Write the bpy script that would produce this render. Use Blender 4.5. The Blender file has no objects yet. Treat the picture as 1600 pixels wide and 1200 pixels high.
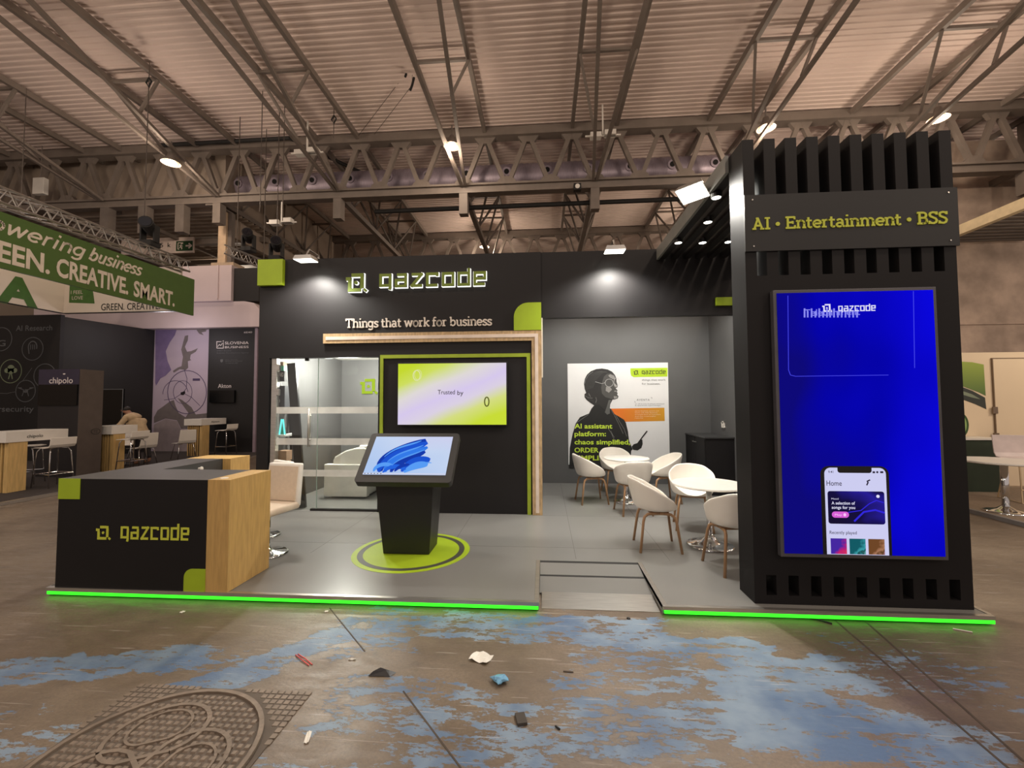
import bpy, bmesh, math, random
from mathutils import Vector, Matrix
random.seed(7)
PI = math.pi
SC = bpy.context.scene
COL = SC.collection

# ------------------------------------------------------------------ camera
F_PX, EYE = 670.0, 1.6
_fy = Vector((50, 29, F_PX)).normalized()
_fx = Vector((8980, -65, -F_PX)).normalized()
_fx = (_fx - _fy * _fx.dot(_fy)).normalized()
_fz = _fx.cross(_fy)
if _fz.y > 0: _fz = -_fz
CR = Vector((_fx.x, _fy.x, _fz.x)); CD = Vector((_fx.y, _fy.y, _fz.y)); CF = Vector((_fx.z, _fy.z, _fz.z))
def W(u, v, x=None, y=None, z=None):
    """world point of the photograph's pixel (u, v) on one world plane"""
    d = CR * (u - 800) + CD * (v - 600) + CF * F_PX
    if x is not None: t = x / d.x
    elif y is not None: t = y / d.y
    else: t = (z - EYE) / d.z
    return Vector((d.x * t, d.y * t, EYE + d.z * t))
cd = bpy.data.cameras.new('camera'); cam = bpy.data.objects.new('camera', cd); COL.objects.link(cam)
cd.sensor_fit = 'HORIZONTAL'; cd.sensor_width = 36; cd.lens = F_PX / 1600 * 36
cd.clip_start = 0.05; cd.clip_end = 200
cam.matrix_world = Matrix(((CR.x, -CD.x, -CF.x, 0), (CR.y, -CD.y, -CF.y, 0), (CR.z, -CD.z, -CF.z, EYE), (0, 0, 0, 1)))
SC.camera = cam

# ------------------------------------------------------------------ exposure, world
SC.view_settings.view_transform = 'Standard'
SC.view_settings.look = 'None'
SC.view_settings.gamma = 1
SC.view_settings.use_curve_mapping = False
SC.view_settings.exposure = 0.0
wd = bpy.data.worlds.new('hall_glow'); SC.world = wd; wd.use_nodes = True
bgn = wd.node_tree.nodes['Background']
bgn.inputs[0].default_value = (1.0, 0.84, 0.76, 1); bgn.inputs[1].default_value = 0.46

def lamp(kind, name, loc, power, color=(1, 1, 1), radius=.1, aim=None, angle=None, blend=.5, size=None, parent=None):
    l = bpy.data.lights.new(name, kind); l.energy = power; l.color = color
    if kind == 'AREA':
        l.shape = 'RECTANGLE'; l.size, l.size_y = size
    else: l.shadow_soft_size = radius
    if kind == 'SPOT': l.spot_size = math.radians(angle); l.spot_blend = blend
    o = bpy.data.objects.new(name, l); COL.objects.link(o); o.location = loc
    if aim is not None:
        o.rotation_euler = (Vector(aim) - Vector(loc)).to_track_quat('-Z', 'Y').to_euler()
    return o
WARM = (1.0, .80, .62); COOL = (1.0, .96, .88)
# rows of hall lamps over the aisle, in front of the stand and behind the photographer
for hx in (-12, -4, 4, 12):
    for hy in (-6, 2):
        lamp('POINT', 'hall_lamp_and_fill', (hx, hy, 7.8), 360, WARM, .3)
for p, e, c in (((9.6, 6.3, 3.4), 90, (1, .84, .64)), ((-11.2, 8.6, 3.7), 30, (1, .88, .84)), ((-11.3, 11.9, 3.6), 34, (1, .9, .96)), ((13.2, 9, 5.6), 160, WARM)):
    lamp('POINT', 'added_exhibit_fill', p, e, c, .15)  # added point lights without fixtures, brightening the side exhibits and the concrete wall
LAMPS = [(W(267, 255, y=11.0), 90), (W(706, 229, y=11.6), 90), (W(1197, 201, y=11.6), 90), (W(1466, 186, y=11.6), 90), (W(757, 386, y=20), 120)]
for hx, hy in ((-14, 19), (6, 18), (14, 18)): lamp('POINT', 'hall_lamp_and_fill', (hx, hy, 7.4), 260, WARM, .3)  # added unseen fill lights, no fixtures, to brighten the far roof bay
for p, e in LAMPS:
    lamp('POINT', 'hall_lamp_and_fill', p + Vector((0, -.1, -.25)), e * 1.6, WARM, .2)

# ------------------------------------------------------------------ materials
def lin(c):
    f = lambda x: x / 12.92 if x <= .04045 else ((x + .055) / 1.055) ** 2.4
    return tuple(f(x / 255) for x in c) + (1,)
MATS = {}
def M(name, rgb=None, rough=.5, metal=0, var=.10, scale=6, bump=0, stretch=None, emit=0, alpha=1, spec=.5, coat=0):
    if name in MATS: return MATS[name]
    m = bpy.data.materials.new(name); m.use_nodes = True; MATS[name] = m
    nt = m.node_tree; N = nt.nodes; L = nt.links; b = N['Principled BSDF']
    b.inputs['Roughness'].default_value = rough; b.inputs['Metallic'].default_value = metal
    b.inputs['Specular IOR Level'].default_value = spec
    b.inputs['Coat Weight'].default_value = coat
    c = lin(rgb)
    tc = N.new('ShaderNodeTexCoord'); mp = N.new('ShaderNodeMapping'); nz = N.new('ShaderNodeTexNoise')
    mp.inputs['Scale'].default_value = stretch or (1, 1, 1)
    nz.inputs['Scale'].default_value = scale; nz.inputs['Detail'].default_value = 5
    L.new(tc.outputs['Object'], mp.inputs[0]); L.new(mp.outputs[0], nz.inputs['Vector'])
    rp = N.new('ShaderNodeMapRange'); rp.inputs[1].default_value = .3; rp.inputs[2].default_value = .7
    rp.inputs[3].default_value = 1 - var; rp.inputs[4].default_value = 1 + var
    L.new(nz.outputs['Fac'], rp.inputs[0])
    mx = N.new('ShaderNodeMix'); mx.data_type = 'RGBA'; mx.blend_type = 'MULTIPLY'; mx.inputs[0].default_value = 1
    mx.inputs[6].default_value = c; L.new(rp.outputs[0], mx.inputs[7])
    L.new(mx.outputs[2], b.inputs['Base Color'])
    if bump:
        bp = N.new('ShaderNodeBump'); bp.inputs['Strength'].default_value = bump; bp.inputs['Distance'].default_value = .01
        L.new(nz.outputs['Fac'], bp.inputs['Height']); L.new(bp.outputs[0], b.inputs['Normal'])
    if emit:
        L.new(mx.outputs[2], b.inputs['Emission Color']); b.inputs['Emission Strength'].default_value = emit
    if alpha < 1: b.inputs['Alpha'].default_value = alpha
    return m
def EM(name, rgb, strength=1):
    """something that gives off light: a screen element, a tube, a lamp face"""
    if name in MATS: return MATS[name]
    m = bpy.data.materials.new(name); m.use_nodes = True; MATS[name] = m
    nt = m.node_tree; nt.nodes.remove(nt.nodes['Principled BSDF'])
    e = nt.nodes.new('ShaderNodeEmission'); e.inputs[0].default_value = lin(rgb); e.inputs[1].default_value = strength
    nt.links.new(e.outputs[0], nt.nodes['Material Output'].inputs[0])
    return m
def RAMP_SCREEN(name, stops, vec, dist=.5, nscale=1.5, strength=1, off=0):
    """lit screen with a soft colour blend running along vec"""
    m = bpy.data.materials.new(name); m.use_nodes = True; MATS[name] = m
    nt = m.node_tree; N = nt.nodes; L = nt.links; N.remove(N['Principled BSDF'])
    tc = N.new('ShaderNodeTexCoord'); dp = N.new('ShaderNodeVectorMath'); dp.operation = 'DOT_PRODUCT'
    L.new(tc.outputs['Generated'], dp.inputs[0]); dp.inputs[1].default_value = vec
    nz = N.new('ShaderNodeTexNoise'); nz.inputs['Scale'].default_value = nscale; nz.inputs['Detail'].default_value = 1
    L.new(tc.outputs['Generated'], nz.inputs['Vector'])
    ma = N.new('ShaderNodeMath'); ma.operation = 'MULTIPLY_ADD'; ma.inputs[1].default_value = dist
    of = N.new('ShaderNodeMath'); of.inputs[1].default_value = off; L.new(dp.outputs['Value'], of.inputs[0])
    L.new(nz.outputs['Fac'], ma.inputs[0]); L.new(of.outputs[0], ma.inputs[2])
    cr = N.new('ShaderNodeValToRGB'); L.new(ma.outputs[0], cr.inputs[0])
    el = cr.color_ramp.elements
    while len(el) < len(stops): el.new(.5)
    for q, (p, c) in zip(el, stops): q.position = p; q.color = lin(c)
    e = N.new('ShaderNodeEmission'); e.inputs[1].default_value = strength
    L.new(cr.outputs[0], e.inputs[0]); L.new(e.outputs[0], N['Material Output'].inputs[0])
    return m

black = M('black_panel', (25, 23, 24), .6, var=.06, scale=3, spec=.25)
blackwall = M('charcoal_wall', (30, 28, 29), .55, var=.05, scale=2, spec=.3)
greywall = M('grey_wall', (88, 88, 88), .55, var=.05, scale=2)
lime = M('lime_paint', (158, 184, 32), .5, var=.05)
lime_dim = M('olive_lime_paint', (112, 132, 34), .5, var=.05)
white = M('white_plastic', (232, 226, 216), .4, var=.02)
whitelam = M('white_laminate', (226, 222, 214), .35, var=.03)
oak = M('oak_veneer', (192, 156, 94), .5, var=.13, scale=9, stretch=(6, 6, .6), bump=.05)
oaktrim = M('oak_trim', (186, 158, 118), .5, var=.25, scale=10, stretch=(3, 3, 1))
beech = M('beech_leg', (160, 124, 90), .45, var=.2, scale=8, stretch=(4, 4, .5))
chrome = M('chrome', (225, 225, 225), .08, 1, var=.03)
alu = M('brushed_aluminium', (196, 192, 186), .32, .9, var=.12, scale=20, stretch=(.3, 6, 6))
steel = M('painted_steel', (120, 110, 102), .6, var=.10, scale=3)
steel_d = M('dusty_steel', (110, 101, 94), .65, var=.14, scale=3)
dark = M('dark_plastic', (26, 25, 25), .4, var=.05)
rubber = M('black_rubber', (30, 29, 28), .7, var=.1)
deckgrey = M('grey_laminate_floor', (120, 119, 116), .33, var=.07, scale=1.2, stretch=(1, .5, 1), bump=.02)
cream = M('cream_text', (222, 212, 200), .5, var=.02)
limetxt = M('lime_text', (196, 204, 66), .5, var=.02)
navy = M('navy_panel', (52, 46, 66), .5)
leather = M('white_leather', (236, 232, 224), .38, var=.03, scale=12, bump=.05)
beigefab = M('beige_upholstery', (222, 205, 184), .6, var=.04, scale=30, bump=.05)
carpet = M('dark_carpet', (58, 52, 50), .95, var=.2, scale=40)

# ------------------------------------------------------------------ objects
ROOTLOC = {}
def _off(o):
    while o is not None:
        if o.name in ROOTLOC: return ROOTLOC[o.name]
        o = o.parent
    return Vector((0, 0, 0))
def obj(name, bm, mat, parent=None, smooth=False, label=None, kind=None, bevel=0, subsurf=0, solid=0):
    off = _off(parent)
    if off.length: bmesh.ops.translate(bm, verts=bm.verts, vec=-off)
    me = bpy.data.meshes.new(name); bm.to_mesh(me); bm.free()
    for mm in (mat if isinstance(mat, list) else [mat]): me.materials.append(mm)
    o = bpy.data.objects.new(name, me); COL.objects.link(o); o.parent = parent
    if smooth:
        for p in me.polygons: p.use_smooth = True
    if solid:
        s = o.modifiers.new('solid', 'SOLIDIFY'); s.thickness = solid; s.offset = 0
    if bevel:
        b = o.modifiers.new('bevel', 'BEVEL'); b.width = bevel; b.segments = 2; b.limit_method = 'ANGLE'; b.angle_limit = .7
    if subsurf:
        s = o.modifiers.new('sub', 'SUBSURF'); s.levels = subsurf; s.render_levels = subsurf
    if label: o['label'] = label
    if kind: o['kind'] = kind
    return o
def tag(o, label, cat, group=None):
    o['label'] = label; o['category'] = cat
    if group: o['group'] = group
    return o
def thing(name, label, cat, loc=(0, 0, 0), group=None):
    o = bpy.data.objects.new(name, None); COL.objects.link(o); o.location = loc; o.empty_display_size = .1
    ROOTLOC[o.name] = Vector(loc)
    return tag(o, label, cat, group)
def copy_tree(o, parent=None):
    c = o.copy(); COL.objects.link(c)
    if parent is not None: c.parent = parent
    for ch in [k for k in o.children]: copy_tree(ch, c)
    return c
def place(o, loc, rz=0, s=None):
    o.location = loc; o.rotation_euler = (0, 0, rz)
    if s: o.scale = (s, s, s)
    return o
def bmn(): return bmesh.new()
def box(bm, x0, x1, y0, y1, z0, z1):
    v = [bm.verts.new((x, y, z)) for x in (x0, x1) for y in (y0, y1) for z in (z0, z1)]
    for f in ((0, 1, 3, 2), (4, 6, 7, 5), (0, 4, 5, 1), (2, 3, 7, 6), (0, 2, 6, 4), (1, 5, 7, 3)):
        bm.faces.new([v[i] for i in f])
    return bm
def bx(*a): return box(bmn(), *a)
def hexa(bm, b4, t4):
    """solid between two matching rings of points"""
    a = [bm.verts.new(p) for p in b4]; c = [bm.verts.new(p) for p in t4]; n = len(a)
    bm.faces.new(a[::-1]); bm.faces.new(c)
    for i in range(n): bm.faces.new((a[i], a[(i + 1) % n], c[(i + 1) % n], c[i]))
    return bm
def tube(bm, pts, r, n=8, r2=None, caps=True):
    pts = [Vector(p) for p in pts]; rings = []; up = None
    for i, p in enumerate(pts):
        d = (pts[min(i + 1, len(pts) - 1)] - pts[max(i - 1, 0)]).normalized()
        if up is None:
            up = Vector((0, 0, 1)) if abs(d.z) < .9 else Vector((1, 0, 0))
        a = d.cross(up).normalized(); up = a.cross(d).normalized(); 
        rr = r if r2 is None else r + (r2 - r) * i / (len(pts) - 1)
        rings.append([bm.verts.new(p + (a * math.cos(2 * PI * k / n) + up * math.sin(2 * PI * k / n)) * rr) for k in range(n)])
    for A, B in zip(rings, rings[1:]):
        for k in range(n): bm.faces.new((A[k], A[(k + 1) % n], B[(k + 1) % n], B[k]))
    if caps: bm.faces.new(rings[0][::-1]); bm.faces.new(rings[-1])
    return bm
def tb(pts, r, n=8, r2=None): return tube(bmn(), pts, r, n, r2)
def bar(bm, a, b, w, h):
    """rectangular bar from a to b, w across, h high"""
    a, b = Vector(a), Vector(b); d = (b - a).normalized()
    up = Vector((0, 0, 1)) if abs(d.z) < .95 else Vector((0, 1, 0))
    s = d.cross(up).normalized() * w / 2; t = s.cross(d).normalized() * h / 2
    return hexa(bm, [a - s - t, a + s - t, a + s + t, a - s + t], [b - s - t, b + s - t, b + s + t, b - s + t])
def br(a, b, w, h): return bar(bmn(), a, b, w, h)
def lathe(bm, prof, c=(0, 0, 0), n=28, sx=1, sy=1):
    rings = []
    for r, z in prof:
        if r < 1e-5: rings.append([bm.verts.new((c[0], c[1], c[2] + z))])
        else: rings.append([bm.verts.new((c[0] + r * sx * math.cos(2 * PI * k / n), c[1] + r * sy * math.sin(2 * PI * k / n), c[2] + z)) for k in range(n)])
    for A, B in zip(rings, rings[1:]):
        for k in range(n):
            q = (k + 1) % n
            if len(A) == 1 and len(B) == 1: continue
            if len(A) == 1: bm.faces.new((A[0], B[q], B[k]))
            elif len(B) == 1: bm.faces.new((A[k], A[q], B[0]))
            else: bm.faces.new((A[k], A[q], B[q], B[k]))
    return bm
def lt(prof, c=(0, 0, 0), n=28, **k): return lathe(bmn(), prof, c, n, **k)
class Fr:
    """a flat sheet in the world: origin, direction to the right, direction up; c lifts off the sheet"""
    def __init__(s, o, r=(1, 0, 0), u=(0, 0, 1)):
        s.o = Vector(o); s.r = Vector(r).normalized(); s.u = Vector(u).normalized(); s.n = s.r.cross(s.u)
    def p(s, a, b, c=0): return s.o + s.r * a + s.u * b + s.n * c
def flat(bm, fr, pts, c0=0, c1=.003):
    """filled outline, given some thickness"""
    a = [bm.verts.new(fr.p(x, y, c1)) for x, y in pts]
    b = [bm.verts.new(fr.p(x, y, c0)) for x, y in pts]
    f1 = bm.faces.new(a); n = len(a); f1.normal_update()
    for i in range(n): bm.faces.new((a[i], b[i], b[(i + 1) % n], a[(i + 1) % n]))
    if f1.calc_area() > 0 and n > 4: bmesh.ops.triangulate(bm, faces=[f1])
    return bm
def ell(cx, cy, rx, ry, a0=0, a1=360, n=24):
    return [(cx + rx * math.cos(math.radians(a0 + (a1 - a0) * i / n)), cy + ry * math.sin(math.radians(a0 + (a1 - a0) * i / n))) for i in range(n + (a1 - a0 < 360))]
def ring(*a, **k): e = ell(*a, **k); return e + [e[0]]
def rrect(x0, x1, y0, y1, r, n=5, which=(1, 1, 1, 1)):
    P = []
    for (cx, cy, a, on, kx, ky) in ((x0 + r, y0 + r, 180, which[0], x0, y0), (x1 - r, y0 + r, 270, which[1], x1, y0), (x1 - r, y1 - r, 0, which[2], x1, y1), (x0 + r, y1 - r, 90, which[3], x0, y1)):
        if on: P += [(cx + r * math.cos(math.radians(a + 90 * i / n)), cy + r * math.sin(math.radians(a + 90 * i / n))) for i in range(n + 1)]
        else: P.append((kx, ky))
    return P
_LV = [0]
def stroke(bm, fr, pts, w, c0=0, c1=.003, rnd=True):
    def lv(): _LV[0] = (_LV[0] + 1) % 9; return c1 + _LV[0] * 1.3e-4
    pts = [p for i, p in enumerate(pts) if i == 0 or (abs(p[0] - pts[i - 1][0]) + abs(p[1] - pts[i - 1][1])) > 1e-6]
    n = len(pts)
    for i in range(n - 1):
        (x0, y0), (x1, y1) = pts[i], pts[i + 1]
        d = math.hypot(x1 - x0, y1 - y0); dx, dy = (x1 - x0) / d, (y1 - y0) / d
        e0 = w / 2 if (not rnd and i > 0) else 0; e1 = w / 2 if (not rnd and i < n - 2) else 0
        x0 -= dx * e0; y0 -= dy * e0; x1 += dx * e1; y1 += dy * e1
        nx, ny = -dy * w / 2, dx * w / 2
        flat(bm, fr, [(x0 - nx, y0 - ny), (x1 - nx, y1 - ny), (x1 + nx, y1 + ny), (x0 + nx, y0 + ny)], c0, lv())
    if rnd:
        for (x, y) in pts[1:-1]: flat(bm, fr, ell(x, y, w / 2, w / 2, n=10), c0, lv())
    return bm
def text(bm, s, fr, h, width=None, bold=0, c0=0, c1=.004, align='L', a=0, b=0, shear=0, sx=1, spacing=1):
    """plain lettering in the built-in face: cap height h, baseline at (a, b) on the sheet"""
    cu = bpy.data.curves.new('t', 'FONT'); cu.body = s; cu.size = 1; cu.resolution_u = 3; cu.offset = bold; cu.shear = shear; cu.space_character = spacing
    o = bpy.data.objects.new('t', cu); COL.objects.link(o)
    me = bpy.data.meshes.new_from_object(o)
    xs = [v.co.x for v in me.vertices]
    if not xs: return bm
    x0, x1 = min(xs), max(xs); k = h / .70; kx = (width / (x1 - x0)) if width else k * sx
    tot = (x1 - x0) * kx; sh = {'L': 0, 'C': -tot / 2, 'R': -tot}[align]
    vs = [bm.verts.new(fr.p(a + sh + (v.co.x - x0) * kx, b + v.co.y * k, c1)) for v in me.vertices]
    for p in me.polygons:
        try: bm.faces.new([vs[i] for i in p.vertices])
        except ValueError: pass
    bpy.data.objects.remove(o); bpy.data.meshes.remove(me); bpy.data.curves.remove(cu)
    return bm
# slab lettering: strokes, then serifs; cap height 1, x-height .68
def A_(cx, cy, rx, ry, a0, a1, n=9): return [(cx + rx * math.cos(math.radians(a0 + (a1 - a0) * i / n)), cy + ry * math.sin(math.radians(a0 + (a1 - a0) * i / n))) for i in range(n + 1)]
def _arch(x): return A_(x + .22, .42, .22, .22, 180, 0) + [(x + .44, 0)]
G = {
 ' ': (.32, [], []),
 'T': (.84, [[(.02, .93), (.82, .93)], [(.42, .93), (.42, 0)]], [[(.26, .05), (.58, .05)], [(.07, 1), (.07, .74)], [(.77, 1), (.77, .74)]]),
 'h': (.74, [[(.16, .98), (.16, 0)], [(.16, .42)] + _arch(.16)], [[(.02, .93), (.16, .93)], [(.02, .05), (.30, .05)], [(.47, .05), (.73, .05)]]),
 'n': (.74, [[(.16, .66), (.16, 0)], [(.16, .42)] + _arch(.16)], [[(.02, .61), (.16, .61)], [(.02, .05), (.30, .05)], [(.47, .05), (.73, .05)]]),
 'm': (1.12, [[(.16, .66), (.16, 0)], [(.16, .42)] + A_(.36, .43, .20, .21, 180, 0) + [(.56, 0)], [(.56, .43)] + A_(.76, .43, .20, .21, 180, 0) + [(.96, 0)]], [[(.02, .61), (.16, .61)], [(.02, .05), (.30, .05)], [(.45, .05), (.67, .05)], [(.84, .05), (1.1, .05)]]),
 'i': (.34, [[(.17, .66), (.17, 0)], [(.17, .86), (.17, 1.0)]], [[(.03, .61), (.17, .61)], [(.02, .05), (.32, .05)]]),
 'g': (.70, [A_(.31, .36, .25, .28, 0, 360, 16), [(.56, .66), (.56, -.08)] + A_(.32, -.06, .24, .18, 0, -150)], [[(.56, .61), (.69, .61)]]),
 's': (.54, [[(.46, .54), (.36, .62), (.22, .62), (.10, .54), (.10, .44), (.22, .37), (.36, .31), (.47, .23), (.46, .11), (.34, .04), (.18, .04), (.06, .12)]], [[(.46, .64), (.46, .50)], [(.07, .18), (.07, .02)]]),
 't': (.48, [[(.18, .88), (.18, .18)] + A_(.30, .16, .12, .12, 180, 320)], [[(.02, .61), (.42, .61)]]),
 'a': (.68, [[(.10, .56)] + A_(.30, .42, .20, .22, 130, 0) + [(.50, 0)], A_(.29, .19, .21, .16, 0, 360, 14)], [[(.50, .05), (.65, .05)]]),
 'w': (1.02, [[(.12, .64), (.30, .03), (.51, .62), (.72, .03), (.90, .64)]], [[(.0, .61), (.24, .61)], [(.78, .61), (1.02, .61)]]),
 'o': (.68, [A_(.34, .33, .28, .30, 0, 360, 18)], []),
 'r': (.54, [[(.17, .66), (.17, 0)], [(.17, .40)] + A_(.37, .42, .20, .20, 180, 60)], [[(.03, .61), (.17, .61)], [(.02, .05), (.36, .05)]]),
 'k': (.72, [[(.16, .98), (.16, 0)], [(.55, .62), (.18, .28)], [(.30, .38), (.60, .03)]], [[(.02, .93), (.16, .93)], [(.02, .05), (.30, .05)], [(.44, .61), (.68, .61)], [(.50, .05), (.72, .05)]]),
 'f': (.46, [[(.17, 0), (.17, .78)] + A_(.32, .78, .15, .17, 180, 50)], [[(.02, .61), (.42, .61)], [(.02, .05), (.34, .05)]]),
 'b': (.72, [[(.15, .98), (.15, .04)], A_(.38, .33, .25, .29, 0, 360, 16)], [[(.01, .93), (.15, .93)]]),
 'p': (.72, [[(.15, .66), (.15, -.26)], A_(.38, .33, .25, .29, 0, 360, 16)], [[(.01, .61), (.15, .61)]]),
 'u': (.74, [[(.16, .64), (.16, .24)] + A_(.36, .24, .20, .20, 180, 330), [(.57, .66), (.57, 0)]], [[(.02, .61), (.16, .61)], [(.44, .61), (.57, .61)], [(.57, .05), (.71, .05)]]),
 'e': (.66, [[(.08, .34), (.60, .34)], A_(.34, .33, .27, .29, 0, 315, 16)], []),
 'A': (.92, [[(.16, .04), (.44, .94), (.74, .04)], [(.24, .32), (.66, .32)]], [[(.02, .05), (.30, .05)], [(.60, .05), (.90, .05)], [(.30, .94), (.48, .94)]]),
 'I': (.46, [[(.23, 1), (.23, 0)]], [[(.04, .94), (.42, .94)], [(.04, .05), (.42, .05)]]),
 'E': (.80, [[(.20, 1), (.20, 0)], [(.04, .94), (.70, .94)], [(.20, .5), (.56, .5)], [(.04, .05), (.74, .05)]], [[(.70, 1), (.70, .76)], [(.72, .26), (.72, 0)], [(.56, .62), (.56, .38)]]),
 'B': (.80, [[(.20, 1), (.20, 0)], [(.04, .94), (.46, .94)] + A_(.46, .73, .21, .21, 90, -90) + [(.20, .52)], [(.46, .52)] + A_(.46, .285, .25, .235, 90, -90) + [(.04, .05)]], []),
 'S': (.70, [[(.60, .80), (.50, .92), (.34, .95), (.18, .90), (.11, .76), (.17, .62), (.34, .53), (.52, .44), (.61, .29), (.55, .13), (.38, .05), (.20, .07), (.08, .20)]], [[(.61, 1), (.61, .74)], [(.08, .26), (.08, 0)]]),
 '•': (.44, [], []),
}
def slab(bm, s, fr, x, y, cap, width=None, w=.15, serif=True, shear=0, c0=0, c1=.004, track=0):
    tot = sum(G[ch][0] + track for ch in s) - track; k = width / tot if width else cap
    for ch in s:
        gw, st, se = G[ch]
        for q in st + (se if serif else []):
            stroke(bm, fr, [(x + a * k + shear * b * cap, y + b * cap) for a, b in q], w * cap * (1 if q in st else .9), c0, c1)
        if ch == '•': flat(bm, fr, [(x + .22 * k + .17 * cap * math.cos(t * .4), y + .42 * cap + .17 * cap * math.sin(t * .4)) for t in range(15)], c0, c1)
        x += (gw + track) * k
    return bm
# squared brand lettering
Q = {'q': [[(.60, .08), (0, .08), (0, 1), (.70, 1), (.70, -.12), (.66, -.30)]], 'a': [[(.06, 1), (.70, 1), (.70, 0), (0, 0), (0, .52), (.70, .52)]],
     'z': [[(0, 1), (.72, 1), (.02, 0), (.76, 0)]], 'c': [[(.72, .80), (.72, 1), (0, 1), (0, 0), (.74, 0)]],
     'o': [[(0, 0), (.72, 0), (.72, 1), (0, 1), (0, 0)]], 'd': [[(.70, 1), (0, 1), (0, 0), (.72, 0), (.72, 1.42)]],
     'e': [[(.72, 0), (0, 0), (0, 1), (.72, 1), (.72, .50), (0, .50)]]}
def brand_letter(bm, ch, fr, x, y, h, k, w, c0, c1):
    for q in Q[ch]: stroke(bm, fr, [(x + a * k, y + b * h) for a, b in q], w, c0, c1, rnd=False)
    if ch == 'o': flat(bm, fr, rrect(x - w / 2, x + w / 2, y - w / 2, y + w / 2, w * .2), c0, c1)
    return bm
def emblem(bm, fr, x, y, h, c0, c1, grow=0):
    """squared ring with a tab at its upper left, a dot in the middle and a tail at its lower right; h high"""
    w = .17 * h + grow; P = lambda L: [(x + a * h, y + b * h) for a, b in L]
    stroke(bm, fr, P([(.0, .70), (.20, .70), (.20, .11), (.80, .11)]), w, c0, c1, rnd=False)
    stroke(bm, fr, P([(.30, .89), (.86, .89), (.86, .19)]), w, c0, c1, rnd=False)
    stroke(bm, fr, P([(.96, .15), (1.10, .04)]), w * .75, c0, c1, rnd=False)
    flat(bm, fr, ell(x + .53 * h, y + .5 * h, .09 * h + grow / 3, .09 * h + grow / 3, n=16), c0, c1)
    return bm
def brand(bm, fr, x, y, eh, lx, ly, lh, lw, c0=0, c1=.004):
    if eh: emblem(bm, fr, x, y, eh, c0, c1)
    pitch = lw / 6.78
    for i, ch in enumerate('qazcode'): brand_letter(bm, ch, fr, lx + i * pitch, ly, lh, pitch * .88, lh * .2, c0, c1)
    return bm
YB, DZ, YA, YT = 5.94, .07, 8.27, 3.45     # stand back wall, deck height, alcove wall, tower front
def onplane(y, pts): return [(p.x, p.z) for p in (W(u, v, y=y) for u, v in pts)]

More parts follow.
